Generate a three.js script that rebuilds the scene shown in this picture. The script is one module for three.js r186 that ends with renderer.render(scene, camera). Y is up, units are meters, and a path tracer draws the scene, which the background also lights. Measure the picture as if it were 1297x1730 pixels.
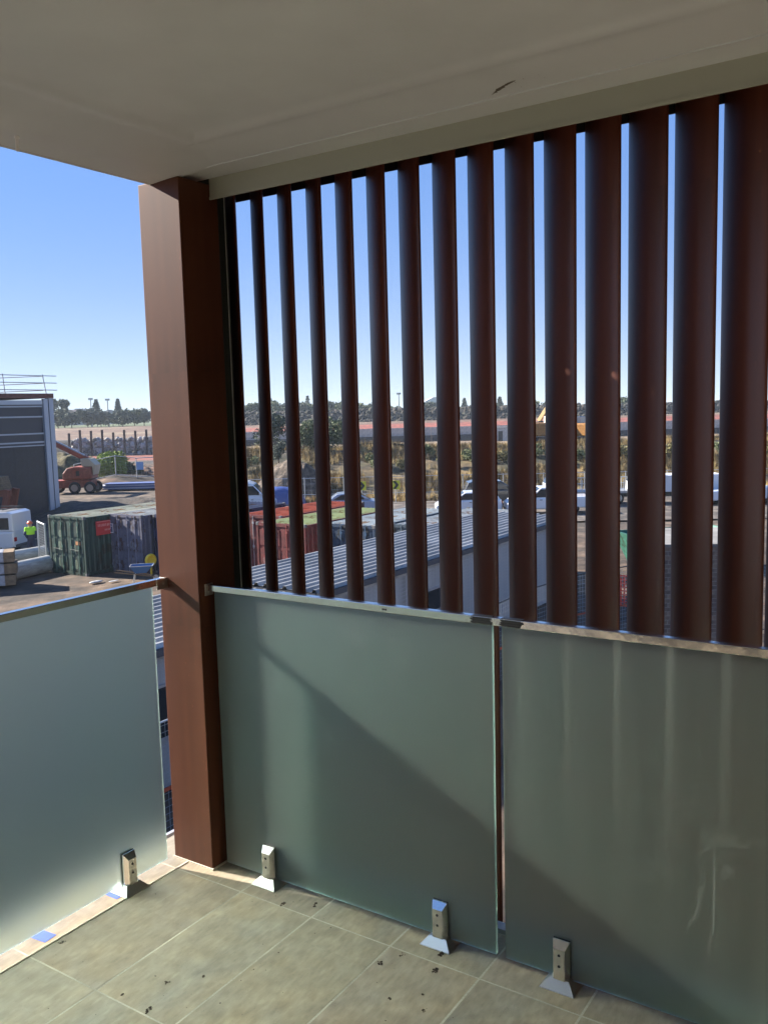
import * as THREE from 'three';
import { mergeGeometries } from 'three/addons/utils/BufferGeometryUtils.js';
import { RoundedBoxGeometry } from 'three/addons/geometries/RoundedBoxGeometry.js';
import { MarchingCubes } from 'three/addons/objects/MarchingCubes.js';

// ------------------------------------------------------------------ camera, sky, sun, exposure
const scene = new THREE.Scene();
const D2R = Math.PI / 180, YAW = -56.604 * D2R, EYE = 1.6, FPX = 1499.3;
const camera = new THREE.PerspectiveCamera(2 * Math.atan(865 / FPX) / D2R, 1297 / 1730, 0.05, 6000);
camera.position.set(0, EYE, 0);
camera.rotation.set(-6.442 * D2R, YAW, -1.53 * D2R, 'YXZ');
camera.updateMatrixWorld(true);
const renderer = new THREE.WebGLRenderer({ antialias: true });
renderer.toneMapping = THREE.LinearToneMapping;
renderer.toneMappingExposure = 3.4;
renderer.shadowMap.enabled = true;
const SUN = new THREE.Vector3(-0.18, 0.53, -1).normalize();
{ // clear sky: blue overhead, pale at the horizon, paler towards the sun
  const W = 512, H = 256, a = new Float32Array(W * H * 4), v = new THREE.Vector3();
  const zen = [0.037, 0.086, 0.225], mid = [0.074, 0.148, 0.315], hor = [0.285, 0.330, 0.345];
  for (let j = 0; j < H; j++) for (let i = 0; i < W; i++) {
    const el = ((j + 0.5) / H - 0.5) * Math.PI, az = ((i + 0.5) / W - 0.5) * 2 * Math.PI;
    v.set(Math.cos(el) * Math.cos(az), Math.sin(el), Math.cos(el) * Math.sin(az));
    const e = Math.max(0, Math.sin(el)), k1 = Math.exp(-e / 0.085), k2 = Math.exp(-e / 0.42);
    const c = Math.max(-1, Math.min(1, v.dot(SUN))), g = 0.85 + 0.35 * Math.pow((1 + c) / 2, 3) + 0.5 * Math.exp((c - 1) / 0.06);
    for (let k = 0; k < 3; k++) {
      const base = zen[k] * (1 - k2) + mid[k] * k2;
      a[(j * W + i) * 4 + k] = (base * (1 - k1) + hor[k] * k1) * g;
    }
    a[(j * W + i) * 4 + 3] = 1;
  }
  const t = new THREE.DataTexture(a, W, H, THREE.RGBAFormat, THREE.FloatType);
  t.mapping = THREE.EquirectangularReflectionMapping; t.magFilter = THREE.LinearFilter; t.needsUpdate = true;
  scene.background = t; scene.environment = t;
}
const sun = new THREE.DirectionalLight(new THREE.Color().setRGB(1, 0.93, 0.82), 5);
sun.position.copy(SUN).multiplyScalar(120); sun.castShadow = true;
Object.assign(sun.shadow.camera, { left: -90, right: 90, top: 90, bottom: -90, near: 1, far: 400 });
sun.shadow.mapSize.set(4096, 4096);
scene.add(sun, sun.target);

// ------------------------------------------------------------------ helpers
let seed = 7;
const rnd = () => { seed = (seed * 1664525 + 1013904223) >>> 0; return seed / 4294967296; };
const rr = (a, b) => a + (b - a) * rnd();
const hash = (x, y) => { let n = Math.imul(x, 374761393) ^ Math.imul(y, 668265263); n = Math.imul(n ^ (n >>> 13), 1274126177); return ((n ^ (n >>> 16)) >>> 0) / 4294967296; };
const noise = (x, y, per = 0) => {
  const xi = Math.floor(x), yi = Math.floor(y), fx = x - xi, fy = y - yi, s = (t) => t * t * (3 - 2 * t);
  const w = per ? (n) => ((n % per) + per) % per : (n) => n, h = (p, q) => hash(w(p), w(q));
  const u = s(fx), v = s(fy);
  return (h(xi, yi) * (1 - u) + h(xi + 1, yi) * u) * (1 - v) + (h(xi, yi + 1) * (1 - u) + h(xi + 1, yi + 1) * u) * v;
};
const fbm = (x, y, per, oct = 4) => { let s = 0, a = 0.5, n = 0; for (let o = 0; o < oct; o++) { s += a * noise(x, y, per); n += a; x *= 2; y *= 2; per *= 2; a *= 0.5; } return s / n; };
const used = new Set();
const numbered = (n) => { let k = n, i = 0; while (used.has(k)) k = `${n}_${String(++i).padStart(3, '0')}`; used.add(k); return k; };
const shadow = (m) => { m.castShadow = m.receiveShadow = true; return m; };
const flat = (gs) => { gs = [].concat(gs).map((g) => { const q = g.index ? g.toNonIndexed() : g; for (const k of Object.keys(q.attributes)) if (!['position', 'normal', 'uv', 'color'].includes(k)) q.deleteAttribute(k); return q; }); return gs.length > 1 ? mergeGeometries(gs) : gs[0]; };
function part(name, gs, mat, parent) { const m = shadow(new THREE.Mesh(flat(gs), mat)); m.name = name; parent.add(m); return m; }
function solo(name, gs, mat, label, category, group) { const m = part(numbered(name), gs, mat, scene); m.userData = { label, category }; if (group) m.userData.group = group; return m; }
function thing(name, label, category, pos = [0, 0, 0], turn = 0, group) {
  const o = new THREE.Group(); o.name = numbered(name); o.position.set(...pos); o.rotation.y = turn; o.userData = { label, category }; if (group) o.userData.group = group; scene.add(o); return o;
}
function struct(name, gs, mat) { const m = part(numbered(name), gs, mat, scene); m.userData.kind = 'structure'; return m; }
function copyOf(o, pos, turn, label) { const c = o.clone(); c.name = numbered(o.name.replace(/_\d{3}$/, '')); c.userData = { ...o.userData }; if (label) c.userData.label = label; c.position.set(...pos); c.rotation.y = turn; scene.add(c); return c; }
// uv in metres from the position, by the way each face points
function wuv(g, s = 1, ou = 0, ov = 0) {
  g = g.index ? g.toNonIndexed() : g; const p = g.attributes.position, uv = new Float32Array(p.count * 2);
  const A = new THREE.Vector3(), B = new THREE.Vector3(), C = new THREE.Vector3();
  for (let i = 0; i < p.count; i += 3) {
    A.fromBufferAttribute(p, i); B.fromBufferAttribute(p, i + 1).sub(A); C.fromBufferAttribute(p, i + 2).sub(A); B.cross(C);
    const ax = Math.abs(B.x), ay = Math.abs(B.y), az = Math.abs(B.z);
    for (let k = 0; k < 3; k++) {
      A.fromBufferAttribute(p, i + k);
      const q = ay >= ax && ay >= az ? [A.x, A.z] : ax >= az ? [A.z, A.y] : [A.x, A.y];
      uv[(i + k) * 2] = q[0] / s + ou; uv[(i + k) * 2 + 1] = q[1] / s + ov;
    }
  }
  g.setAttribute('uv', new THREE.BufferAttribute(uv, 2)); return g;
}
const bx = (x0, x1, y0, y1, z0, z1, s = 1) => wuv(new THREE.BoxGeometry(x1 - x0, y1 - y0, z1 - z0).translate((x0 + x1) / 2, (y0 + y1) / 2, (z0 + z1) / 2), s);
const rbx = (x0, x1, y0, y1, z0, z1, r = 0.003, s = 1) => wuv(new RoundedBoxGeometry(x1 - x0, y1 - y0, z1 - z0, 2, r).translate((x0 + x1) / 2, (y0 + y1) / 2, (z0 + z1) / 2), s);
const UPV = new THREE.Vector3(0, 1, 0);
function bar(a, b, r, seg = 8, r2 = r) { const A = new THREE.Vector3(...a), B = new THREE.Vector3(...b), d = B.clone().sub(A), L = d.length(); const g = new THREE.CylinderGeometry(r2, r, L, seg); g.applyQuaternion(new THREE.Quaternion().setFromUnitVectors(UPV, d.normalize())); return g.translate((A.x + B.x) / 2, (A.y + B.y) / 2, (A.z + B.z) / 2); }
function beam(a, b, w, h) { const A = new THREE.Vector3(...a), B = new THREE.Vector3(...b), d = B.clone().sub(A), L = d.length(); const g = new THREE.BoxGeometry(w, L, h); g.applyQuaternion(new THREE.Quaternion().setFromUnitVectors(UPV, d.normalize())); return g.translate((A.x + B.x) / 2, (A.y + B.y) / 2, (A.z + B.z) / 2); }
// convex solid from rings of corner points (each ring the same length)
function rings(list) {
  const pos = [], n = list[0].length, tri = (a, b, c) => pos.push(...a, ...b, ...c);
  for (let r = 0; r + 1 < list.length; r++) for (let i = 0; i < n; i++) { const j = (i + 1) % n, A = list[r], B = list[r + 1]; tri(A[i], A[j], B[j]); tri(A[i], B[j], B[i]); }
  for (let i = 1; i + 1 < n; i++) { const A = list[0], B = list[list.length - 1]; tri(A[0], A[i + 1], A[i]); tri(B[0], B[i], B[i + 1]); }
  const g = new THREE.BufferGeometry(); g.setAttribute('position', new THREE.Float32BufferAttribute(pos, 3)); g.computeVertexNormals(); return wuv(g);
}
function profile(pts, depth, bevel = 0) { // outline in x,y extruded along z, centred
  const s = new THREE.Shape(pts.map((q) => new THREE.Vector2(...q)));
  return new THREE.ExtrudeGeometry(s, { depth: depth - 2 * bevel, bevelEnabled: bevel > 0, bevelSize: bevel, bevelThickness: bevel, bevelOffset: -bevel, bevelSegments: 2, steps: 1 }).translate(0, 0, -depth / 2 + bevel);
}
// pixels of the photograph -> directions; (u, d) are metres to the right of and ahead of the camera along the ground
const RX = Math.cos(YAW), RZ = -Math.sin(YAW), FX = -Math.sin(YAW), FZ = -Math.cos(YAW);
const G = (u, d, y) => [u * RX + d * FX, y, u * RZ + d * FZ];
const UD = (x, z) => [x * RX + z * RZ, x * FX + z * FZ];
const ray = (px, py) => new THREE.Vector3((px - 648.5) / FPX, -(py - 865) / FPX, -1).applyQuaternion(camera.quaternion);
const onY = (px, py, Y) => { const d = ray(px, py), t = (Y - EYE) / d.y; return [d.x * t, Y, d.z * t]; };
const atD = (px, py, dist) => { const d = ray(px, py), t = dist / (d.x * FX + d.z * FZ); return [d.x * t, EYE + d.y * t, d.z * t]; };
const lin = (r, g, b) => new THREE.Color().setRGB(r, g, b);
const M = (color, roughness = 0.7, metalness = 0, more = {}) => new THREE.MeshPhysicalMaterial({ color: Array.isArray(color) ? lin(...color) : color, roughness, metalness, ...more });
function tex(n, fn, srgb = true, wrap = true) {
  const a = new Uint8Array(n * n * 4);
  for (let j = 0; j < n; j++) for (let i = 0; i < n; i++) { const c = fn(i / n, j / n, i, j), o = (j * n + i) * 4; for (let k = 0; k < 3; k++) a[o + k] = Math.max(0, Math.min(255, (Array.isArray(c) ? c[k] : c) * 255)); a[o + 3] = 255; }
  const t = new THREE.DataTexture(a, n, n); if (srgb) t.colorSpace = THREE.SRGBColorSpace; t.magFilter = THREE.LinearFilter; t.minFilter = THREE.LinearMipmapLinearFilter;
  if (wrap) t.wrapS = t.wrapT = THREE.RepeatWrapping; t.needsUpdate = true; return t;
}
const rep = (t, a, b = a) => { const c = t.clone(); c.repeat.set(a, b); c.needsUpdate = true; return c; };
function canvasTex(w, h, draw) { const c = document.createElement('canvas'); c.width = w; c.height = h; draw(c.getContext('2d'), w, h); const t = new THREE.CanvasTexture(c); t.colorSpace = THREE.SRGBColorSpace; return t; }

// ------------------------------------------------------------------ textures
const grainT = tex(512, (u, v) => { const n = fbm(u * 8, v * 8, 8, 6), f = hash(u * 512 | 0, v * 512 | 0); return 0.74 + 0.34 * (n - 0.5) + 0.10 * (f - 0.5); });
const bumpT = tex(512, (u, v) => fbm(u * 16, v * 16, 16, 6), false);
const tileT = tex(1024, (u, v) => { // grey-beige porcelain with cloudy streaks running along the tile, smears and specks
  const n = fbm(u * 14, v * 14, 14, 6), st = fbm((u + 0.35 * v) * 20, v * 60, 60, 4), cl = fbm(u * 5, v * 5, 5, 6), sp = noise(u * 300, v * 300, 300);
  let k = 0.80 + 0.17 * (n - 0.5) + 0.14 * (st - 0.5); if (sp > 0.93) k -= 0.12; if (sp < 0.025) k += 0.12;
  const w = (cl - 0.5) * 0.22; return [k * (1 + w * 0.5), k * (0.985 + w * 0.15), k * (0.93 - w * 0.35)];
});
const tileR = tex(512, (u, v) => 0.95 + 0.2 * (fbm(u * 6, v * 6, 6, 5) - 0.5), false);
const dirtT = tex(1024, (u, v) => { const n = fbm(u * 12, v * 12, 12, 7), c = noise(u * 200, v * 200, 200), f = hash(u * 1024 | 0, v * 1024 | 0); let k = 0.62 + 0.75 * (n - 0.5) + 0.16 * (f - 0.5); if (c > 0.86) k *= 0.72; if (c < 0.07) k *= 1.3; return [k, k * 0.97, k * 0.93]; });
const glassT = tex(1024, (u, v) => { // 1 = clean etched glass, lower = dried smears, wipes, drips
  const wisp = Math.abs(fbm(u * 14, v * 9, 126, 5) - 0.5), patch = fbm(u * 5 + 4, v * 5, 999, 4), drip = noise(u * 90, v * 1.2, 90), sp = noise(u * 220, v * 220, 220);
  let k = 0.997 - Math.max(0, 0.03 - wisp) * 1.6 * Math.max(0, patch - 0.5) * 4; if (drip > 0.95 && patch > 0.55) k -= 0.06; if (sp > 0.975) k -= 0.08;
  return k;
}, false);
const paintT = tex(512, (u, v) => { const n = fbm(u * 4, v * 4, 4, 5); return 0.80 + 0.16 * (n - 0.5) + (noise(u * 160, v * 40, 160) > 0.94 ? 0.07 : 0) + 0.10 * (noise(u * 40, v * 2, 40) - 0.5); });
const ceilT = tex(512, (u, v) => { const n = fbm(u * 6, v * 6, 6, 6); const k = 0.86 + 0.06 * (n - 0.5); return [k, k * 0.995, k * 0.985]; });

// ------------------------------------------------------------------ materials
const brown = M([0.165, 0.056, 0.027], 0.5, 0, { specularIntensity: 0.5, map: rep(paintT, 0.8) });
const bladeMats = [0, 1, 2].map((k) => M([0.185 + 0.014 * k, 0.046 + 0.003 * k, 0.022], 0.38, 0, { specularIntensity: 1, map: rep(paintT, 0.9 + 0.2 * k, 0.4) }));
const steel = M([0.72, 0.70, 0.66], 0.17, 1, { bumpMap: bumpT, bumpScale: 0.0012 });
const steelDull = M([0.62, 0.62, 0.59], 0.32, 1, { bumpMap: bumpT, bumpScale: 0.001 });
const frosted = M([0.71, 0.77, 0.735], 0.42, 0, { specularIntensity: 0.45, transmission: 1, thickness: 0.012, ior: 1.5, transmissionMap: glassT, attenuationColor: lin(0.62, 0.93, 0.84), attenuationDistance: 0.06 });
const ceilM = M([0.84, 0.885, 0.92], 0.55, 0, { map: ceilT });
const tileMats = [0, 1, 2, 3].map((k) => M([0.53 + 0.016 * (k % 2), 0.45 + 0.010 * k, 0.375 + 0.009 * k], 0.6, 0, { map: tileT, roughnessMap: tileR, bumpMap: bumpT, bumpScale: 0.0006 }));
const groutM = M([0.95, 0.86, 0.70], 0.9, 0, { map: grainT });
const concrete = M([0.42, 0.40, 0.37], 0.9, 0, { map: rep(grainT, 0.5) });
const black = M([0.012, 0.012, 0.013], 0.5);
const darkAlu = M([0.03, 0.032, 0.032], 0.45);
const creamAlu = M([0.40, 0.40, 0.32], 0.5);
const white = M([0.78, 0.78, 0.77], 0.5, 0, { map: grainT });
const offWhite = M([0.62, 0.61, 0.58], 0.6, 0, { map: grainT });
const galv = M([0.60, 0.58, 0.54], 0.42, 0.3, { map: rep(grainT, 0.3) });
const galvPost = M([0.45, 0.47, 0.48], 0.5, 0.7);
const rubber = M([0.02, 0.02, 0.02], 0.85);
const autoGlass = M([0.02, 0.025, 0.03], 0.08, 0, { specularIntensity: 1 });
const timber = M([0.42, 0.28, 0.15], 0.8, 0, { map: grainT });
const rust = M([0.20, 0.09, 0.05], 0.8, 0, { map: grainT });

// ------------------------------------------------------------------ terrain
const GY = -5.15, sst = (a, b, x) => { const t = Math.max(0, Math.min(1, (x - a) / (b - a))); return t * t * (3 - 2 * t); };
function hgt(u, d) {
  const right = sst(-0.235, -0.17, u / Math.max(d, 30));
  let y = GY + 0.10 * (fbm(u * 0.12 + 50, d * 0.12 + 50, 9999, 3) - 0.5) * sst(20, 40, d);
  y += right * (2.9 + 0.9 * (fbm(u * 0.16 + 31, d * 0.16 + 9, 9999, 4) - 0.5)) * sst(68, 90, d) * (1 - 0.82 * sst(94, 112, d));
  y += (1 - right) * 1.7 * Math.max(0, fbm(u * 0.11 + 90, d * 0.17 + 7, 9999, 4) - 0.42) * 4 * sst(84, 97, d) * (1 - sst(112, 130, d));
  y += (1 - right) * 2.9 * sst(166, 171, d) + right * 2.0 * sst(182, 200, d);
  y += 1.5 * sst(185, 255, d);
  y += right * (2.7 + 1.2 * (fbm(u * 0.05 + 11, 3, 9999, 3) - 0.5)) * sst(252, 258, d) * (1 - sst(268, 280, d));
  y -= 1.2 * sst(330, 800, d);
  return y;
}
const hgtW = (x, z) => hgt(...UD(x, z));
const ground0 = (px, d) => { const p = atD(px, 860, d), [u, dd] = UD(p[0], p[2]); return [p[0], hgt(u, dd), p[2]]; };
{
  const ds = []; for (let d = -120; d < 30; d += 6) ds.push(d); for (let d = 30; d < 66; d += 1.2) ds.push(d); for (let d = 66; d < 130; d += 0.9) ds.push(d); for (let d = 130; d < 290; d += 1.8) ds.push(d); for (let d = 290; d < 4500; d *= 1.12) ds.push(d);
  const ts = []; for (let k = 0; k <= 260; k++) { const s = (k / 130 - 1); ts.push(1.3 * (0.45 * s + 0.55 * s * s * s)); }
  const pos = [], col = [], uv = [], idx = [];
  for (const d of ds) for (const t of ts) {
    const u = t * (Math.max(d, 0) + 45), y = hgt(u, d), p = G(u, d, y); pos.push(...p); uv.push(p[0] / 9, p[2] / 9);
    const right = sst(-0.235, -0.17, u / Math.max(d, 30)), n = fbm(u * 0.22 + 20, d * 0.22 + 80, 9999, 4), n2 = fbm(u * 0.05 + 70, d * 0.09 + 10, 9999, 3);
    const mix = (a, b, k) => a.map((v, i) => v + (b[i] - v) * Math.max(0, Math.min(1, k)));
    const soil = [0.155, 0.105, 0.07], dark = [0.05, 0.036, 0.028], grey = [0.20, 0.16, 0.125], dry = [0.26, 0.185, 0.085], olive = [0.085, 0.08, 0.03], red = [0.46, 0.10, 0.06], tan = [0.36, 0.27, 0.18], brn = [0.24, 0.14, 0.09], lawn = [0.14, 0.20, 0.06];
    let c = mix(soil, grey, (n2 - 0.42) * 3); c = mix(c, dark, (n - 0.56) * 5);
    const berm = mix(mix(dry, olive, (n - 0.38) * 5), dark, (n2 - 0.44) * 6);
    c = mix(c, berm, right * sst(66, 69, d));
    c = mix(c, mix(brn, dark, (n - 0.5) * 7), (1 - right) * sst(84, 92, d)); c = mix(c, mix(dry, olive, n * 1.6 - 0.4), (1 - right) * sst(96, 104, d) * sst(0.5, 0.6, n2));
    c = mix(c, tan, right * sst(110, 118, d)); c = mix(c, red, (1 - right) * sst(140, 146, d) * 0.8);
    c = mix(c, [0.06, 0.055, 0.06], (1 - right) * sst(163, 166, d)); c = mix(c, mix(brn, tan, (n2 - 0.4) * 4), sst(173, 177, d) * (1 - right) + right * sst(188, 192, d)); c = mix(c, red, right * sst(200, 206, d) * (1 - sst(224, 236, d)) * 0.95);
    c = mix(c, mix([0.008, 0.007, 0.0065], [0.022, 0.016, 0.013], n * 2 - 0.5), right * sst(250, 253, d) * (1 - sst(276, 284, d)));
    c = mix(c, lawn, sst(272, 282, d));
    const j = 0.9 + 0.2 * hash(u * 7 | 0, d * 7 | 0); col.push(c[0] * j * 1.35, c[1] * j * 1.35, c[2] * j * 1.35);
  }
  const w = ts.length; for (let j = 0; j + 1 < ds.length; j++) for (let i = 0; i + 1 < w; i++) { const a = j * w + i; idx.push(a, a + 1, a + w, a + 1, a + w + 1, a + w); }
  const g = new THREE.BufferGeometry(); g.setAttribute('position', new THREE.Float32BufferAttribute(pos, 3)); g.setAttribute('color', new THREE.Float32BufferAttribute(col, 3)); g.setAttribute('uv', new THREE.Float32BufferAttribute(uv, 2)); g.setIndex(idx); g.computeVertexNormals();
  const m = shadow(new THREE.Mesh(g, M([1, 1, 1], 0.95, 0, { map: dirtT, vertexColors: true, bumpMap: bumpT, bumpScale: 0.06 }))); m.name = numbered('ground'); m.userData.kind = 'structure'; scene.add(m);
}
function strip(name, u0, u1, d0, d1, lift, mat, skew = 0, n = 60) { // a sheet laid over the terrain
  const pos = [], idx = [], uv = [];
  for (let i = 0; i <= n; i++) for (const d of [d0, d1]) { const u = u0 + (u1 - u0) * i / n, dd = d + skew * u, p = G(u, dd, Math.max(hgt(u, dd), GY) + lift); pos.push(...p); uv.push(p[0] / 6, p[2] / 6); }
  for (let i = 0; i < n; i++) { const a = i * 2; idx.push(a, a + 2, a + 1, a + 1, a + 2, a + 3); }
  const g = new THREE.BufferGeometry(); g.setAttribute('position', new THREE.Float32BufferAttribute(pos, 3)); g.setAttribute('uv', new THREE.Float32BufferAttribute(uv, 2)); g.setIndex(idx); g.computeVertexNormals(); return struct(name, g, mat);
}
strip('road', -14, 60, 52.5, 64.2, 0.09, M([0.27, 0.235, 0.21], 0.9, 0, { map: dirtT }), -0.08);
strip('kerb', -14, 60, 64.2, 64.5, 0.17, M([0.36, 0.33, 0.29], 0.9, 0, { map: grainT }), -0.08);

// ------------------------------------------------------------------ balcony structure
struct('balcony_slab', bx(-1.3, 2.37, -0.32, -0.014, -2.515, 1.62), concrete);
struct('slab_edge_flashing', bx(-1.3, 2.375, -0.05, 0.004, -2.53, -2.516), M([0.62, 0.62, 0.68], 0.35, 0.3));
{ // tiles 600 x 300, each its own piece on a grout bed
  const bed = struct('tiled_floor', bx(-1.3, 2.315, -0.0135, -0.0004, -2.5, 1.6), groutM);
  const zs = [[-2.499, -2.306]]; for (let z = -2.296; z < 1.55; z += 0.3) zs.push([z + 0.003, Math.min(z + 0.297, 1.6)]);
  const xs = []; for (let x = 1.487 - 0.6 * 4; x < 2.31; x += 0.6) xs.push([x + 0.0025, Math.min(x + 0.5975, 2.313)]);
  xs.unshift([-1.299, 1.487 - 0.6 * 4 - 0.0018]);
  let n = 0; for (const [z0, z1] of zs) for (const [x0, x1] of xs) {
    const g = new RoundedBoxGeometry(x1 - x0, 0.009, z1 - z0, 1, 0.0009).translate((x0 + x1) / 2, -0.0045 + rr(-0.0003, 0.0003), (z0 + z1) / 2);
    part('tile', wuv(g, 0.6, rnd(), rnd()), tileMats[n++ % 4], bed);
  }
  part('sealant_joint', rbx(-1.29, 2.143, -0.006, 0.003, -2.3045, -2.2965, 0.002), M([0.72, 0.64, 0.50], 0.7), bed);
}
{ // ceiling: flat middle, set joint, perimeter falling slightly to the edges
  const xs = [], zs = []; for (let k = 0; k <= 60; k++) xs.push(-1.3 + (1.90 + 1.3) * k / 60); for (let k = 1; k <= 54; k++) xs.push(1.90 + 0.265 * k / 54);
  for (let k = 0; k <= 80; k++) zs.push(-2.313 + 0.48 * k / 80); for (let k = 1; k <= 60; k++) zs.push(-1.833 + (1.6 + 1.833) * k / 60);
  const pos = [], uv = [], idx = [];
  for (const x of xs) for (const z of zs) { const a = x - 1.955, b = -1.915 - z, bead = (s) => -0.006 * Math.exp(-(s / 0.03) * (s / 0.03)); let y = 2.4 - 0.04 * Math.max(0, a) - 0.072 * Math.max(0, b); if (a > 0 && b > 0) y = 2.4 - Math.max(0.04 * a, 0.072 * b); y += Math.min(b < 0.02 ? bead(a) : 0, a < 0.02 ? bead(b) : 0); pos.push(x, y, z); uv.push(x, z); }
  const w = zs.length; for (let i = 0; i + 1 < xs.length; i++) for (let j = 0; j + 1 < w; j++) { const a = i * w + j; idx.push(a, a + w, a + 1, a + 1, a + w, a + w + 1); }
  const g = new THREE.BufferGeometry(); g.setAttribute('position', new THREE.Float32BufferAttribute(pos, 3)); g.setAttribute('uv', new THREE.Float32BufferAttribute(uv, 2)); g.setIndex(idx); g.computeVertexNormals();
  const c = shadow(new THREE.Mesh(g, ceilM)); c.name = numbered('ceiling'); c.userData.kind = 'structure'; scene.add(c);
  // black rub mark on the set ceiling
  const mark = [], q = (t) => [2.135 - 0.05 * t - 0.008 * Math.sin(t * 3), -1.045 + 0.09 * t];
  for (let i = 0; i < 26; i++) { const t = i / 26, [x, z] = q(t), wd = 0.0055 * Math.sin(Math.PI * t) * rr(0.4, 1) + 0.001; mark.push(new THREE.CircleGeometry(wd, 7).rotateX(Math.PI / 2).scale(1, 1, 1.6).translate(x + rr(-0.002, 0.002), 2.4 - 0.04 * (x - 1.955) - 0.0008, z)); }
  for (let i = 0; i < 14; i++) mark.push(new THREE.CircleGeometry(rr(0.0006, 0.0016), 6).rotateX(Math.PI / 2).translate(2.1 + rr(-0.03, 0.04), 2.3928, -0.98 + rr(-0.05, 0.09)));
  part('scuff_mark', mark, M([0.12, 0.105, 0.08], 0.9), c);
}
struct('roof_slab', bx(-1.5, 2.75, 2.465, 2.8, -2.312, 1.8), concrete);
struct('roof_fascia', [bx(-1.5, 2.284, 2.372, 2.464, -2.3125, -2.3), bx(-1.5, 2.75, 2.4655, 2.8, -2.325, -2.3135)], creamAlu);
struct('soffit_recess', bx(2.1655, 2.285, 2.397, 2.41, -2.312, 1.6), ceilM);
struct('soffit_edge', bx(2.158, 2.1652, 2.3885, 2.41, -2.18, 1.6), ceilM);
const wallM = M([0.44, 0.43, 0.41], 0.85, 0, { map: rep(grainT, 0.6) });
struct('building_wall', [bx(-1.5, -1.301, -5.2, 2.44, -2.3, 1.6)], wallM);
struct('back_wall', [bx(-1.5, 2.6, -5.2, 2.44, 1.621, 1.8)], M([0.16, 0.13, 0.11], 0.85, 0, { map: rep(grainT, 0.6) }));

// corner post
{
  const p = thing('corner_post', 'square rust-brown steel post standing at the balcony corner', 'post', [2.239, 0, -2.275]);
  part('shaft', rbx(-0.095, 0.085, -0.01, 2.379, -0.095, 0.095, 0.003, 0.7), brown, p);
  part('base_sealant', [bx(-0.1, -0.0955, -0.002, 0.006, -0.1, 0.1), bx(-0.0955, 0.1, -0.002, 0.006, 0.0955, 0.1)], M([0.6, 0.52, 0.42], 0.8), p);
}
// vertical louvre screen
{
  const s = thing('louvre_screen', 'row of upright rust-brown louvre blades beside the corner post', 'louvre screen', [2.6, 0, 0]), A = 0.0904, B = 0.0158;
  const sh = new THREE.Shape(); sh.absellipse(0, 0, A, B, 0, Math.PI * 2, false, 0);
  const g = new THREE.ExtrudeGeometry(sh, { depth: 2.75, bevelEnabled: false, curveSegments: 28, steps: 1 }); g.rotateX(-Math.PI / 2);
  { // smooth round the ellipse
    const P = g.attributes.position, N = g.attributes.normal; for (let i = 0; i < P.count; i++) if (Math.abs(N.getY(i)) < 0.5) { const x = P.getX(i) / (A * A), z = P.getZ(i) / (B * B), l = Math.hypot(x, z); N.setXYZ(i, x / l, 0, z / l); }
    const U = g.attributes.uv; for (let i = 0; i < P.count; i++) U.setXY(i, P.getX(i), P.getY(i));
  }
  for (let k = 0; k < 31; k++) { const b = shadow(new THREE.Mesh(g, bladeMats[(k * 7) % 3])); b.name = 'louvre_blade'; b.position.set(rr(-0.001, 0.001), -0.3, -2.376 + 0.1323 * k + rr(-0.0008, 0.0008)); b.rotation.y = 52.4 * D2R + rr(-0.012, 0.012); s.add(b); }
  part('head_fascia', [bx(-0.3145, -0.3105, 2.328, 2.4395, -2.178, 1.6), bx(-0.3175, -0.3147, 2.328, 2.337, -2.178, 1.6)], creamAlu, s).userData.label = 'cream folded head fascia';
  part('head_channel', [bx(-0.310, 0.12, 2.455, 2.462, -2.42, 1.6), bx(0.055, 0.06, 2.417, 2.4548, -2.42, 1.6)], darkAlu, s);
  part('return_panel', bx(-0.2755, -0.112, -0.3, 2.4545, -2.305, -2.295), M([0.035, 0.045, 0.04], 0.5), s); part('sealant_line', bx(-0.1222, -0.1196, -0.3, 2.43, -2.2948, -2.2925), M([0.7, 0.7, 0.68], 0.4), s);
  part('jamb', [bx(-0.1195, 0.1, -0.3, 2.72, -2.475, -2.465), bx(-0.1195, -0.112, -0.3, 2.4545, -2.4648, -2.3055)], darkAlu, s);
  part('floor_trim', [bx(-0.272, -0.235, -0.013, 0.006, -2.178, 1.6)], M([0.5, 0.5, 0.54], 0.4, 0.4), s);
  for (let k = 0; k < 6; k++) part('sill_bracket', bx(-0.228, 0.05, -0.2, -0.19, -2.1 + k * 0.7, -2.05 + k * 0.7), darkAlu, s);
}
// frosted balustrade panes
function pane(label, x0, x1, y0, y1, z0, z1) {
  const g = new RoundedBoxGeometry(x1 - x0, y1 - y0, z1 - z0, 2, 0.0015).translate((x0 + x1) / 2, (y0 + y1) / 2, (z0 + z1) / 2);
  return solo('frosted_glass_panel', wuv(g, rr(1.3, 1.7), rr(0, 7), rr(0, 7)), frosted, label, 'glass panel', 'frosted balustrade panels');
}
pane('frosted glass balustrade panel lit by the sun, left of the post', 0.86, 2.082, 0.028, 1.018, -2.351, -2.339);
pane('frosted glass panel ending beside the building wall, off the end of the sunlit panel', -0.45, 0.83, 0.028, 1.018, -2.351, -2.339);
pane('frosted glass panel before the louvres, next to the post, crossed by a slanting shadow', 2.184, 2.196, 0.02, 1.0, -2.148, -1.09);
pane('darker frosted glass panel before the louvres, second from the post', 2.184, 2.196, 0.02, 1.0, -1.06, -0.01);
pane('frosted glass panel before the louvres, third from the post', 2.184, 2.196, 0.02, 1.0, 0.02, 1.08);
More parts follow.
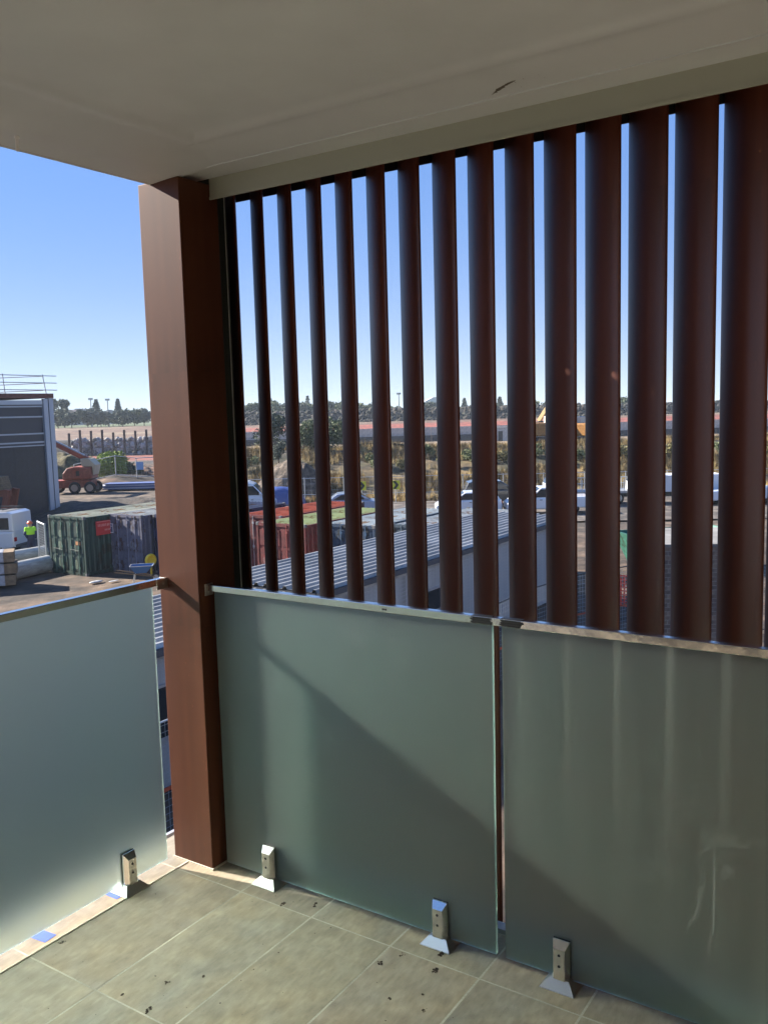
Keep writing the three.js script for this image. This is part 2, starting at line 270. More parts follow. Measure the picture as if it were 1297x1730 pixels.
// rails
{
  const r = thing('capping_rail', 'polished steel rail capping the sunlit frosted panel', 'rail', [0, 0, -2.345]);
  part('rail', rbx(-1.29, 2.128, 1.0195, 1.0425, -0.0125, 0.0125, 0.002), steel, r);
  const b = part('end_bracket', [rbx(2.095, 2.1435, 1.006, 1.043, 0.0128, 0.0158, 0.001), rbx(2.1402, 2.1438, 1.006, 1.041, -0.024, 0.0127, 0.001)], steelDull, r); part('screw', bar([2.125, 1.024, 0.0158], [2.125, 1.024, 0.0185], 0.004, 12), steelDull, b);
  const q = thing('capping_rail', 'polished steel rail capping the panels before the louvres, with black residue', 'rail', [2.19, 0, 0]);
  part('rail', rbx(-0.0125, 0.0125, 1.0015, 1.0235, -2.172, 1.55, 0.002), steel, q);
  const c = part('end_bracket', [rbx(-0.02, 0.018, 0.985, 1.026, -2.1795, -2.1755, 0.001)], steelDull, q); part('screw', bar([-0.002, 0.994, -2.1755], [-0.002, 0.994, -2.1725], 0.004, 12), steelDull, c);
  for (const [z0, z1] of [[-1.155, -1.083], [-1.066, -0.99]]) { // brushed on sealant with ragged ends
    const gs = []; for (let k = 0; k < 9; k++) gs.push(bx(-0.0138 - 0.0003 * (k % 3), -0.0126, 1.003 + k * 0.0021, 1.0051 + k * 0.0021, z0 + rr(0, 0.01), z1 - rr(0, 0.012))); gs.push(bx(-0.012, 0.008, 1.0236, 1.0246, z0 + 0.006, z1 - 0.008)); part('black_residue', gs, M([0.008, 0.008, 0.008], 0.35), q);
  }
  part('small_nick', bx(-0.0136, -0.0126, 1.008, 1.014, -1.452, -1.436), M([0.01, 0.01, 0.01], 0.6), q);
}
// spigots: local +z faces the balcony
function spigot(label, x, z, turn) {
  const s = thing('glass_spigot', label, 'spigot', [x, 0, z], turn, 'steel spigots clamping the glass');
  const rect = (a, b, y0, y1, zz) => [[a, y0, zz], [b, y0, zz], [b, y1, zz], [a, y1, zz]];
  const w = 0.0245;
  for (const sg of [1, -1]) {
    const f = (q) => q.map(([a, b, c]) => [a, b, c * sg]);
    const rs = [rect(-w, w, 0.024, 0.134, 0.0068), rect(-w, w, 0.024, 0.134, 0.013), rect(-w + 0.008, w - 0.008, 0.026, 0.115, 0.030)].map(f); if (sg < 0) rs.forEach((q) => q.reverse());
    const cl = part('clamp', rings(rs), steel, s);
    if (sg > 0) for (const y of [0.066, 0.098]) part('hex_screw', bar([0, y, 0.0301], [0, y, 0.0309], 0.0042, 6), black, cl);
  }
  part('neck', bx(-0.021, 0.021, 0.01, 0.0238, -0.021, 0.021), steelDull, s);
  const sq = (h, y) => [[-h, y, h], [h, y, h], [h, y, -h], [-h, y, -h]];
  part('base_cover', rings([sq(0.05, 0.0003), sq(0.05, 0.003), sq(0.027, 0.027)]), steelDull, s);
  part('gasket', [bx(-0.025, 0.025, 0.028, 0.136, -0.0077, -0.0062), bx(-0.025, 0.025, 0.028, 0.136, 0.0062, 0.0067)], black, s);
}
spigot('polished spigot under the sunlit frosted panel, on blue tape', 1.905, -2.345, 0);
spigot('polished spigot under the sunlit row near the building wall', 1.05, -2.345, 0);
spigot('polished spigot clamping the panel next to the post, nearest the post', 2.19, -1.945, -Math.PI / 2);
spigot('polished spigot near the free edge of the panel next to the post', 2.19, -1.273, -Math.PI / 2);
spigot('polished spigot clamping the darker second panel', 2.19, -0.887, -Math.PI / 2);
spigot('polished spigot at the far end of the darker second panel', 2.19, -0.2, -Math.PI / 2);
{
  const blue = M([0.10, 0.16, 0.62], 0.7);
  const tp = (label, x, z, w, d, a) => solo('masking_tape', wuv(new THREE.BoxGeometry(w, 0.0006, d).rotateY(a).translate(x, 0.0008, z)), blue, label, 'tape', 'bits of blue masking tape');
  tp('piece of blue masking tape on the ledge under the sunlit panel edge', 1.575, -2.352, 0.045, 0.06, 0.1);
  tp('blue masking tape under the base of the spigot on the ledge', 1.862, -2.352, 0.05, 0.055, 0);
  const m = []; // crumbs of dried mud trodden over the tiles
  for (let k = 0; k < 110; k++) { const x = rr(1.2, 2.16), z = rr(-2.28, -0.3), s = rnd() < 0.05 ? rr(0.003, 0.005) : rr(0.0006, 0.002); m.push(new THREE.IcosahedronGeometry(s, 0).scale(rr(0.8, 2.2), 0.5, rr(0.8, 1.6)).rotateY(rr(0, 6)).translate(x, 0.0003 + s * 0.3, z)); }
  for (const [px, py, n] of [[678, 1614, 5], [735, 1640, 18], [478, 1528, 14], [532, 1529, 6], [640, 1628, 7], [658, 1688, 5], [252, 1706, 12], [282, 1660, 8], [105, 1592, 10], [745, 1612, 9], [716, 1707, 5]]) { const [x, , z] = onY(px, py, 0); for (let k = 0; k < n * 2; k++) { const s = 0.0005 + 0.0036 * Math.pow(rnd(), 2.2); m.push(new THREE.IcosahedronGeometry(s, 0).scale(rr(0.8, 1.8), 0.6, 1).rotateY(rr(0, 6)).translate(x + (rnd() + rnd() + rnd() - 1.5) * 0.011, 0.0003 + s * 0.3, z + (rnd() + rnd() + rnd() - 1.5) * 0.007)); } }
  const c = solo('mud_crumbs', m, M([0.075, 0.055, 0.038], 0.95), 'dark crumbs of dried mud scattered over the floor tiles', 'debris'); c.userData.kind = 'stuff';
  solo('plastic_tag', [rbx(1.5765, 1.5865, 2.338, 2.379, -2.2175, -2.2145, 0.001), rbx(1.5745, 1.5885, 2.372, 2.3795, -2.219, -2.213, 0.001)], M([0.92, 0.92, 0.92], 0.4), 'small white plastic tag hanging from the ceiling', 'tag');
}

// ------------------------------------------------------------------ site offices below
const sidingM = M([0.76, 0.73, 0.70], 0.6, 0, { map: rep(grainT, 0.4) });
function siteOffice(label, x0, x1, zNear, w, top) {
  const o = thing('site_office', label, 'site office', [x0, GY, zNear], 0, 'portable site offices'); const L = x1 - x0, H = top - GY;
  part('wall', bx(0, L, 0.15, H - 0.22, -w, 0), sidingM, o);
  const g = []; for (let y = 0.22; y < H - 0.3; y += 0.1) g.push(profile([[0, 0], [0.012, 0.0], [0.004, 0.088], [0, 0.088]], L).rotateY(-Math.PI / 2).translate(L / 2, y, 0.0005)); part('siding_laps', g, sidingM, o).userData.kind = 'stuff';
  const e = []; for (let y = 0.22; y < H - 0.3; y += 0.1) e.push(bx(-0.012, -0.0005, y, y + 0.088, -w, 0)); part('end_siding_laps', e, sidingM, o).userData.kind = 'stuff';
  // ribbed sheet: ribs run along the building
  const n = Math.round(w / 0.26), pts = []; const sec = [[0, 0], [0.05, 0], [0.085, 0.065], [0.145, 0.065], [0.18, 0]];
  for (let k = 0; k < n; k++) for (const [a, b] of sec) pts.push([(k * 0.26 + a) * w / (n * 0.26), b]); pts.push([w, 0]);
  const pos = [], uv = []; const zz = (t) => 0.12 - t * (w + 0.24) / w, yy = (t, b) => H - 0.05 + b + 0.05 * t / w;
  for (let k = 0; k + 1 < pts.length; k++) { const [a, b] = pts[k], [c, d] = pts[k + 1], A = [-0.06, yy(a, b), zz(a)], B = [L + 0.05, yy(a, b), zz(a)], C = [L + 0.05, yy(c, d), zz(c)], D = [-0.06, yy(c, d), zz(c)]; pos.push(...A, ...B, ...C, ...A, ...C, ...D); for (const q of [A, B, C, A, C, D]) uv.push(q[0] / 3, q[2] / 3); }
  const rg = new THREE.BufferGeometry(); rg.setAttribute('position', new THREE.Float32BufferAttribute(pos, 3)); rg.setAttribute('uv', new THREE.Float32BufferAttribute(uv, 2)); rg.computeVertexNormals(); part('roof_sheet', rg, galv, o);
  part('roof_deck', bx(-0.02, L, H - 0.2, H - 0.06, -w - 0.02, 0.02), M([0.06, 0.06, 0.065], 0.8), o);
  part('gutter', bx(-0.04, L + 0.04, H - 0.2, H - 0.065, 0.022, 0.14), M([0.055, 0.06, 0.075], 0.5), o);
  part('gutter_end', bx(-0.055, -0.022, H - 0.2, H - 0.07, -w - 0.1, 0.021), M([0.05, 0.05, 0.055], 0.6), o);
  for (let x = 1.4; x < L - 1; x += 3.1) { const wn = part('window', bx(x, x + 1.1, 1.05, 2.05, 0.013, 0.045), M([0.4, 0.41, 0.43], 0.4, 0.6), o); part('pane', bx(x + 0.05, x + 1.05, 1.1, 2.0, 0.0455, 0.05), autoGlass, wn); }
  for (let x = 0.3; x < L; x += 2.2) part('pier', bx(x, x + 0.3, 0, 0.149, -0.4, -0.1), concrete, o);
}
const offA = onY(564, 994, -2.3), offB = onY(923, 883.7, -2.3), zOff = (offA[2] + offB[2]) / 2;
const xJoin = (onY(427, 982, -2.2)[0] + onY(545, 996, -2.2)[0]) / 2;
siteOffice('white portable site office with ribbed metal roof, behind the louvres', xJoin, xJoin + 14.6, zOff, 3.1, -2.24);
siteOffice('white portable site office with lower ribbed roof, seen past the post', xJoin - 12.3, xJoin - 0.12, zOff, 3.1, -2.36);

// ------------------------------------------------------------------ shipping containers
function corrug(L, H, amp, pitch) { // panel in x,y; ribs upright; bulges to +z
  const pos = [], uv = [], n = Math.round(L / pitch), sec = [[0, 0], [0.25, 0], [0.42, amp], [0.68, amp], [0.85, 0]], xs = [];
  for (let k = 0; k < n; k++) for (const [a, b] of sec) xs.push([(k + a) * L / n, b]); xs.push([L, 0]);
  for (let k = 0; k + 1 < xs.length; k++) { const [a, b] = xs[k], [c, d] = xs[k + 1], q = [[a, 0, b], [c, 0, d], [c, H, d], [a, 0, b], [c, H, d], [a, H, b]]; for (const p of q) { pos.push(...p); uv.push(p[0] / 2, p[1] / 2); } }
  const g = new THREE.BufferGeometry(); g.setAttribute('position', new THREE.Float32BufferAttribute(pos, 3)); g.setAttribute('uv', new THREE.Float32BufferAttribute(uv, 2)); g.computeVertexNormals(); return g;
}
const weather = tex(512, (u, v) => { const n = fbm(u * 5, v * 5, 5, 6), r = fbm(u * 9 + 3, v * 4 + 9, 999, 5), k = 0.76 + 0.3 * (n - 0.5); return r > 0.66 ? [k * 0.8, k * 0.62, k * 0.5] : [k, k, k]; });
function container(label, pos, col, roofCol, o2 = {}) { // local x runs from the doors to the back, z = 0 is the side facing the balcony
  const L = o2.L || 6.06, W = o2.W || 2.44, H = 2.59, c = thing('shipping_container', label, 'container', pos, 0, 'shipping containers in the yard');
  const pm = M(col, 0.6, 0, { map: weather }), rm = M(roofCol, 0.95, 0, { specularIntensity: 0.25, map: weather }), patch = o2.patch && M(o2.patch, 0.6, 0, { map: weather });
  part('side_panel', corrug(L - 0.24, H - 0.3, 0.036, 0.278).translate(0.12, 0.17, -0.05), pm, c);
  part('side_panel', corrug(L - 0.24, H - 0.3, 0.036, 0.278).rotateY(Math.PI).translate(L - 0.12, 0.17, -W + 0.05), pm, c);
  part('end_panel', corrug(W - 0.24, H - 0.3, 0.036, 0.278).rotateY(Math.PI / 2).translate(L - 0.05, 0.17, -0.12), pm, c);
  part('roof_panel', corrug(W - 0.2, L - 0.1, 0.018, 0.2).rotateX(-Math.PI / 2).rotateY(-Math.PI / 2).translate(0.05, H - 0.03, -W + 0.1), rm, c);
  part('roof_underlay', bx(0.06, L - 0.06, H - 0.06, H - 0.035, -W + 0.06, -0.06), rm, c);
  part('floor_pan', bx(0.05, L - 0.05, 0.12, 0.18, -W + 0.05, -0.05), rust, c);
  for (const z of [[-0.11, 0], [-W, -W + 0.11]]) for (const x of [[0, 0.12], [L - 0.12, L]]) { part('corner_post', bx(x[0] + 0.004, x[1] - 0.004, 0.121, H - 0.121, z[0] + 0.004, z[1] - 0.004), pm, c); for (const y of [[0, 0.12], [H - 0.12, H + 0.005]]) part('corner_casting', rbx(x[0] - 0.004, x[1] + 0.004, y[0], y[1], z[0] - 0.004, z[1] + 0.004, 0.012), M([0.12, 0.12, 0.12], 0.7), c); }
  part('bottom_rail', [bx(0.125, L - 0.125, 0.01, 0.165, -0.07, -0.004), bx(0.125, L - 0.125, 0.01, 0.165, -W + 0.004, -W + 0.07), bx(0.004, 0.09, 0.01, 0.165, -W + 0.12, -0.12)], pm, c);
  part('top_rail', [bx(0.125, L - 0.125, H - 0.125, H - 0.03, -0.06, -0.002), bx(0.125, L - 0.125, H - 0.125, H - 0.03, -W + 0.002, -W + 0.06), bx(0.002, 0.1, H - 0.13, H - 0.012, -W + 0.12, -0.12)], pm, c);
  for (const [a, b] of [[-W + 0.115, -W / 2 - 0.006], [-W / 2 + 0.006, -0.115]]) {
    const d = part('door', [bx(0.03, 0.07, 0.17, H - 0.135, a, b), ...[0.2, 0.95, 1.7].map((y) => bx(0.012, 0.0295, y, y + 0.62, a + 0.06, b - 0.06))], pm, c);
    for (const f of [0.28, 0.72]) { const z = a + (b - a) * f; part('lock_bar', [bar([-0.005, 0.06, z], [-0.005, H - 0.05, z], 0.017), ...[0.3, 1.2, 2.2].map((y) => bx(-0.02, 0.011, y, y + 0.1, z - 0.045, z + 0.045))], o2.bar ? M(o2.bar, 0.5) : galvPost, d); }
    part('handle', bar([-0.03, 1.15, a + 0.2], [-0.03, 1.1, b - 0.25], 0.012), pm, d);
    if (patch) for (let k = 0; k < 5; k++) { const y = 0.35 + rr(0, 0.25) + (k % 3) * 0.72, z = a + 0.16 + rr(0, b - a - 0.6), w = rr(0.12, 0.34), h = rr(0.25, 0.5); const s = new THREE.Shape(); for (let q = 0; q < 12; q++) { const t = q / 12 * Math.PI * 2, R = rr(0.75, 1.1), X = Math.cos(t) * w / 2 * R, Y = Math.sign(Math.sin(t)) * Math.pow(Math.abs(Math.sin(t)), 0.5) * h / 2 * R; q ? s.lineTo(X, Y) : s.moveTo(X, Y); } part('paint_patch', new THREE.ShapeGeometry(s).rotateY(-Math.PI / 2).translate(0.0105 - k * 0.0006, y, z + w / 2), patch, d); }
  }
  return c;
}
const cpos = (px, py, W = 2.44) => { const q = onY(px, py, GY + 2.59); return [q[0], GY, q[2]]; }; // pixel of the near front top corner
{
  const g1 = container('dark green container with pale touched-up doors and a red sign', cpos(141, 874, 2.44), [0.035, 0.095, 0.07], [0.80, 0.76, 0.52], { patch: [0.26, 0.36, 0.24], bar: [0.06, 0.14, 0.10] });
  const sg = canvasTex(256, 192, (x, w, h) => { x.fillStyle = '#c43a34'; x.fillRect(0, 0, w, h); x.fillStyle = '#f0b8ac'; x.fillRect(14, 10, w - 28, 4); x.fillStyle = '#dd9488'; for (let k = 0; k < 9; k++) x.fillRect(30 + k * 22, 40 + 6 * hash(k, 3), 10 + 7 * hash(k, 5), 34); for (let k = 0; k < 5; k++) x.fillRect(126 + k * 22, 116, 9 + 8 * hash(k, 7), 24); });
  part('red_sign', new THREE.PlaneGeometry(0.95, 0.62).translate(1.1, 2.02, 0.004), M([1, 1, 1], 0.6, 0, { map: sg }), g1);
  part('orange_label', bx(-0.003, 0.0095, 1.35, 1.5, -0.62, -0.32), M([0.5, 0.22, 0.08], 0.7), g1);
  const g2 = container('lilac grey container with locked doors, between the green and navy ones', cpos(238, 871), [0.20, 0.20, 0.27], [0.78, 0.76, 0.64], { bar: [0.22, 0.22, 0.28], patch: [0.33, 0.33, 0.38] });
  const lg = canvasTex(128, 128, (x) => { x.fillStyle = '#d8dade'; x.fillRect(0, 0, 128, 128); x.fillStyle = '#5a5d72'; x.fillRect(12, 12, 104, 104); x.fillStyle = '#d8dade'; x.fillRect(24, 30, 80, 12); x.fillRect(24, 56, 60, 12); x.fillRect(24, 56, 12, 40); });
  part('label_plate', new THREE.PlaneGeometry(0.42, 0.42).rotateY(-Math.PI / 2).translate(-0.026, 1.95, -2.0), M([1, 1, 1], 0.6, 0, { map: lg }), g2);
  const q = cpos(238, 871); container('navy blue container standing next to the lilac grey one', [q[0] + 0.5, GY, q[2] + 2.62], [0.02, 0.035, 0.12], [0.12, 0.14, 0.22], { bar: [0.03, 0.05, 0.14] });
  const r = cpos(515, 887); container('brick-red container with lime painted roof beyond the site office', r, [0.24, 0.035, 0.03], [0.55, 0.62, 0.26], { bar: [0.27, 0.05, 0.04], patch: [0.42, 0.2, 0.18] });
  container('red container with bright orange-red roof, behind the lime roof', [r[0] + 1.9, GY, r[2] - 2.75], [0.22, 0.03, 0.025], [0.68, 0.14, 0.07]);
  container('blue container with pale grey roof next to the lime roof', [r[0] + 0.75, GY, r[2] + 2.66], [0.02, 0.06, 0.13], [0.6, 0.66, 0.64], { bar: [0.04, 0.09, 0.16] });
  container('slate blue container with chalky roof, last of the row by the site office', [r[0] + 1.5, GY, r[2] + 5.35], [0.07, 0.11, 0.15], [0.50, 0.54, 0.54], { bar: [0.1, 0.14, 0.18] });
}

// ------------------------------------------------------------------ dark clad building with roof guard rail
{
  const c = ground0(102, 64), o = thing('dark_clad_building', 'half-built hall with navy cladding and pale grey trims', 'building', [c[0], GY, c[2]], 0); // local: wall runs to -x, faces +z
  const navy = M([0.028, 0.034, 0.048], 0.45, 0, { map: grainT }), trim = M([0.40, 0.43, 0.48], 0.45, 0.3), H = 8.35, Lw = 24;
  part('body', bx(-Lw, -0.3, 0, H - 0.35, -22, -0.1), M([0.10, 0.10, 0.11], 0.8), o);
  let k = 0; for (let x = -0.9; x > -Lw + 1; x -= 2.4) part('cladding_panel', bx(x - 2.392, x, 0, 5.0, -0.098, -0.06 + 0.004 * (k++ % 2)), navy, o);
  const ys = [5.22, 5.82, 7.0, 7.72]; let y0 = 5.02; for (const y of ys) { for (let x = -0.9; x > -Lw + 1; x -= 4.8) part('upper_panel', bx(x - 4.79, x, y0 + 0.01, y - 0.01, -0.098, -0.07), M([0.035, 0.037, 0.05], 0.4), o); part('pale_trim', bx(-Lw, -0.9, y, y + 0.1, -0.098, 0.03), trim, o); y0 = y + 0.1; }
  part('pale_trim', bx(-Lw, -0.9, 5.0, 5.08, -0.097, 0.035), trim, o);
  part('header_band', bx(-Lw, -0.9, 7.9, 8.2, -0.098, 0.06), M([0.5, 0.52, 0.54], 0.5), o);
  part('corner_column', bx(-0.86, -0.5, 0, H - 0.05, -0.098, 0.12), trim, o); part('corner_column', bx(-0.36, 0, 0, H, -0.4, 0.04), trim, o); part('corner_gap', bx(-0.49, -0.37, 0, H - 0.2, -0.3, -0.1), black, o);
  part('parapet_band', bx(-Lw, 0.02, H + 0.002, H + 0.32, -22, 0.1), M([0.28, 0.10, 0.075], 0.7, 0, { map: grainT }), o);
  const r = thing('roof_guard_rail', 'thin metal guard rail along the roof edge of the navy hall', 'guard rail', [c[0], GY + H + 0.32, c[2]], 0);
  for (const [x, l] of [[-0.35, 0.12], [-3.6, 0], [-7, 0.1], [-11, 0]]) part('post', bar([x, 0, -0.2], [x - l - 0.1, 1.35, -0.2], 0.035), galvPost, r);
  for (const y of [0.25, 0.75, 1.25]) { part('rail', bar([-16, y + 0.05, -0.18], [0.55, y, -0.18], 0.03), galvPost, r); part('return_rail', bar([-0.5, y - 0.02, -0.3], [-9, y - 0.25, -14], 0.03), galvPost, r); }
}

// ------------------------------------------------------------------ vehicles
function wheel(parent, x, y, z, r, w) { const t = part('wheel', new THREE.TorusGeometry(r * 0.74, r * 0.27, 10, 22).scale(1, 1, w / (r * 0.54)).translate(x, y, z), rubber, parent); part('rim', new THREE.CylinderGeometry(r * 0.58, r * 0.62, w * 0.9, 18).rotateX(Math.PI / 2).translate(x, y, z), M([0.42, 0.43, 0.44], 0.35, 0.8), t); }
const CARS = {
  sedan: { L: 4.6, W: 1.78, low: [[-2.3, 0.32], [-2.28, 0.78], [-2.15, 0.93], [-1.6, 0.98], [1.05, 0.95], [1.95, 0.82], [2.25, 0.66], [2.3, 0.34], [2.0, 0.24], [-2.0, 0.24]], cab: [[-1.72, 0.95], [-1.1, 1.38], [-0.55, 1.45], [0.25, 1.43], [1.12, 0.95]], wx: [-1.38, 1.4], r: 0.32 },
  hatch: { L: 4.2, W: 1.76, low: [[-2.05, 0.32], [-2.1, 0.7], [-2.02, 1.0], [1.0, 0.98], [1.8, 0.86], [2.08, 0.66], [2.1, 0.34], [1.9, 0.24], [-1.9, 0.24]], cab: [[-1.98, 0.99], [-1.7, 1.42], [-1.0, 1.52], [0.2, 1.49], [1.1, 0.96]], wx: [-1.28, 1.28], r: 0.32 },
  suv: { L: 4.7, W: 1.88, low: [[-2.32, 0.4], [-2.35, 0.8], [-2.28, 1.12], [1.0, 1.12], [2.0, 1.02], [2.3, 0.8], [2.34, 0.42], [2.1, 0.3], [-2.1, 0.3]], cab: [[-2.26, 1.11], [-2.02, 1.62], [-1.6, 1.72], [0.25, 1.7], [1.12, 1.1]], wx: [-1.42, 1.42], r: 0.37 },
  ute: { L: 5.2, W: 1.85, low: [[-2.6, 0.55], [-2.6, 1.12], [-0.95, 1.12], [-0.9, 1.08], [1.2, 1.08], [2.3, 0.98], [2.56, 0.78], [2.6, 0.45], [2.3, 0.34], [-2.3, 0.4]], cab: [[-0.92, 1.07], [-0.8, 1.66], [-0.3, 1.74], [0.45, 1.72], [1.25, 1.07]], wx: [-1.55, 1.6], r: 0.38 },
  van: { L: 5.2, W: 1.95, low: [[-2.6, 0.4], [-2.6, 1.2], [1.3, 1.2], [2.3, 1.02], [2.56, 0.8], [2.6, 0.42], [2.3, 0.3], [-2.3, 0.3]], cab: [[-2.59, 1.19], [-2.55, 2.1], [-2.3, 2.2], [0.75, 2.18], [1.15, 2.02], [2.05, 1.07]], wx: [-1.6, 1.7], r: 0.36 },
};
function vehicle(name, kind, label, category, pos, turn, col, group) {
  const s = CARS[kind], v = thing(name, label, category, pos, turn, group), paint = M(col, 0.32, 0, { clearcoat: 1, clearcoatRoughness: 0.08 });
  part('body', profile(s.low, s.W, 0.09), paint, v);
  const inset = kind === 'van' ? 0.04 : 0.16; part('cabin', profile(s.cab, s.W - inset, 0.07), paint, v);
  const ys = s.cab.map((p) => p[1]), yt = Math.max(...ys), yb = Math.min(...ys), top = s.cab.filter((p) => p[1] > yb + 0.3), xl = Math.min(...top.map((p) => p[0])), xr = Math.max(...top.map((p) => p[0])), fb = s.cab[s.cab.length - 1][0], zw = s.W / 2 - inset / 2;
  const win = (x0, x1, x2, x3, y0, y1, sg) => { const sh = new THREE.Shape([[x0, y0], [x1, y0], [x2, y1], [x3, y1]].map((q) => new THREE.Vector2(...q))); return new THREE.ExtrudeGeometry(sh, { depth: 0.006, bevelEnabled: false }).translate(0, 0, sg > 0 ? zw + 0.001 : -zw - 0.007); };
  const y0 = kind === 'van' ? 1.28 : yb + 0.05, y1 = yt - (kind === 'van' ? 0.3 : 0.12), split = kind === 'van' ? 0.55 : (xl + xr) / 2 + 0.1;
  for (const sg of [1, -1]) {
    if (kind !== 'van') part('side_window', win(s.cab[0][0] + 0.32, split - 0.04, split - 0.04, xl + 0.28, y0, y1, sg), autoGlass, v);
    part('side_window', win(split + 0.04, fb - 0.28, xr + 0.05, split + 0.04, y0, y1, sg), autoGlass, v);
    part('headlight', rbx(s.L / 2 - 0.22, s.L / 2 - 0.06, 0.62, 0.76, sg * (s.W / 2 - 0.42) - 0.16, sg * (s.W / 2 - 0.42) + 0.22 * (sg > 0 ? 1 : 0.7), 0.02), M([0.7, 0.72, 0.74], 0.15), v);
    part('tail_light', rbx(-s.L / 2 - 0.012, -s.L / 2 + 0.14, 0.68, 0.9, sg * (s.W / 2 - 0.16) - 0.12, sg * (s.W / 2 - 0.16) + 0.12, 0.02), M([0.35, 0.01, 0.01], 0.25), v);
    part('mirror', rbx(fb - 0.45, fb - 0.3, y0 + 0.02, y0 + 0.18, sg * (s.W / 2 + 0.06) - 0.07, sg * (s.W / 2 + 0.06) + 0.07, 0.03), paint, v);
    for (const x of [split - 0.2, split + 0.75].slice(kind === 'van' ? 1 : 0)) part('door_handle', rbx(x - 0.28, x - 0.12, yb - 0.13, yb - 0.09, sg * (s.W / 2) - 0.012, sg * (s.W / 2) + 0.014, 0.005), black, v);
    for (const x of s.wx) { wheel(v, x, s.r, sg * (s.W / 2 - 0.1), s.r, 0.21); }
  }
  const q = s.cab.length, A = s.cab[q - 2], B = s.cab[q - 1], ang = Math.atan2(A[1] - B[1], A[0] - B[0]), n = [Math.sin(ang), -Math.cos(ang)], ln = Math.hypot(A[0] - B[0], A[1] - B[1]);
  part('windscreen', new THREE.BoxGeometry(ln * 0.86, 0.012, s.W - inset - 0.22).rotateZ(ang).translate((A[0] + B[0]) / 2 + n[0] * 0.008, (A[1] + B[1]) / 2 + n[1] * 0.008, 0), autoGlass, v);
  part('bumper', [rbx(s.L / 2 - 0.12, s.L / 2 + 0.02, 0.3, 0.48, -s.W / 2 + 0.12, s.W / 2 - 0.12, 0.03), rbx(-s.L / 2 - 0.02, -s.L / 2 + 0.12, 0.34, 0.52, -s.W / 2 + 0.12, s.W / 2 - 0.12, 0.03)], M([0.05, 0.05, 0.055], 0.6), v);
  return v;
}
const road = (px, d) => { const q = ground0(px, d); q[1] += 0.09; return q; }, CW = [0.78, 0.78, 0.78], CS = [0.42, 0.46, 0.52];
vehicle('silver_sedan', 'sedan', 'silver blue sedan parked beyond the lime roofed container', 'car', road(598, 58.5), YAW + 0.05, [0.30, 0.36, 0.46], 'cars parked along the road');
vehicle('white_hatchback', 'hatch', 'white hatchback parked on the road behind the ribbed roof', 'car', road(790, 56.5), YAW + Math.PI, CW, 'cars parked along the road');
vehicle('black_car', 'suv', 'black four-wheel drive parked on the far road edge', 'car', road(838, 62), YAW, [0.015, 0.016, 0.018], 'cars parked along the road');
vehicle('white_ute', 'ute', 'white double cab ute parked behind the site office roof', 'ute', road(922, 56), YAW + Math.PI, CW, 'cars parked along the road');
vehicle('white_van', 'van', 'white van parked beside the blue tarpaulin beyond the red container', 'van', ground0(404, 62), YAW, CW);
vehicle('white_van', 'van', 'dusty white van with roof rack next to the navy hall', 'van', ground0(-42, 46), YAW - 0.12 + Math.PI, [0.6, 0.6, 0.61]);
{ // roof rack on that van
  const v = scene.children[scene.children.length - 1]; part('roof_rack', [...[-2.0, -0.7, 0.5].map((x) => beam([x, 2.3, -0.8], [x, 2.3, 0.8], 0.04, 0.04)), bar([-2.2, 2.33, 0.8], [0.7, 2.33, 0.8], 0.025), bar([-2.2, 2.33, -0.8], [0.7, 2.33, -0.8], 0.025), ...[-2, 0.5].map((x) => bar([x, 2.15, 0.78], [x, 2.3, 0.78], 0.02))], black, v);
  part('rear_side_window', bx(-2.35, -0.2, 1.3, 1.9, -0.966, -0.958), autoGlass, v);
}
function truck(label, px, d, col, box) {
  const v = thing('tray_truck', label, 'truck', road(px, d), YAW + Math.PI, 'trucks on the road'), p = M(col, 0.35, 0, { clearcoat: 0.6 });
  part('cab', profile([[0.9, 0.55], [0.9, 2.15], [1.1, 2.35], [2.2, 2.3], [2.62, 1.5], [2.7, 0.55]], 2.0, 0.08), p, v);
  part('side_window', [bx(1.2, 2.1, 1.5, 2.1, 1.001, 1.008), bx(1.2, 2.1, 1.5, 2.1, -1.008, -1.001)], autoGlass, v);
  part('windscreen', beam([2.63, 1.52, 0], [2.24, 2.22, 0], 0.02, 1.7), autoGlass, v);
  part('chassis', bx(-3.2, 2.4, 0.5, 0.75, -0.45, 0.45), black, v);
  if (box) part('box_body', rbx(-3.3, 0.75, 0.85, 1.95, -1.1, 1.1, 0.03), M([0.66, 0.66, 0.68], 0.45), v);
  else { part('tray', bx(-3.3, 0.75, 0.8, 0.95, -1.1, 1.1), M([0.3, 0.31, 0.33], 0.5, 0.6), v); const g = []; for (let x = -3.3; x <= 0.76; x += 0.4) g.push(bx(x, x + 0.05, 0.951, 1.75, -1.1, -1.06), bx(x, x + 0.05, 0.951, 1.75, 1.06, 1.1)); g.push(bx(-3.3, 0.75, 1.7, 1.76, 1.101, 1.12), bx(-3.3, 0.75, 1.3, 1.34, 1.101, 1.12)); part('tray_cage', g, galvPost, v); }
  for (const sg of [1, -1]) for (const x of [-2.1, 1.75]) wheel(v, x, 0.45, sg * 0.85, 0.45, 0.28);
}
truck('small truck with a caged steel tray, beyond the white ute', 985, 60.5, [0.5, 0.52, 0.55], false);
truck('truck with pale box body on the road past the brick wall', 1128, 60, [0.6, 0.62, 0.64], true);
vehicle('white_ute', 'ute', 'white ute stopped behind the box truck on the road', 'ute', road(1252, 58.5), YAW + Math.PI, [0.7, 0.73, 0.78], 'cars parked along the road');

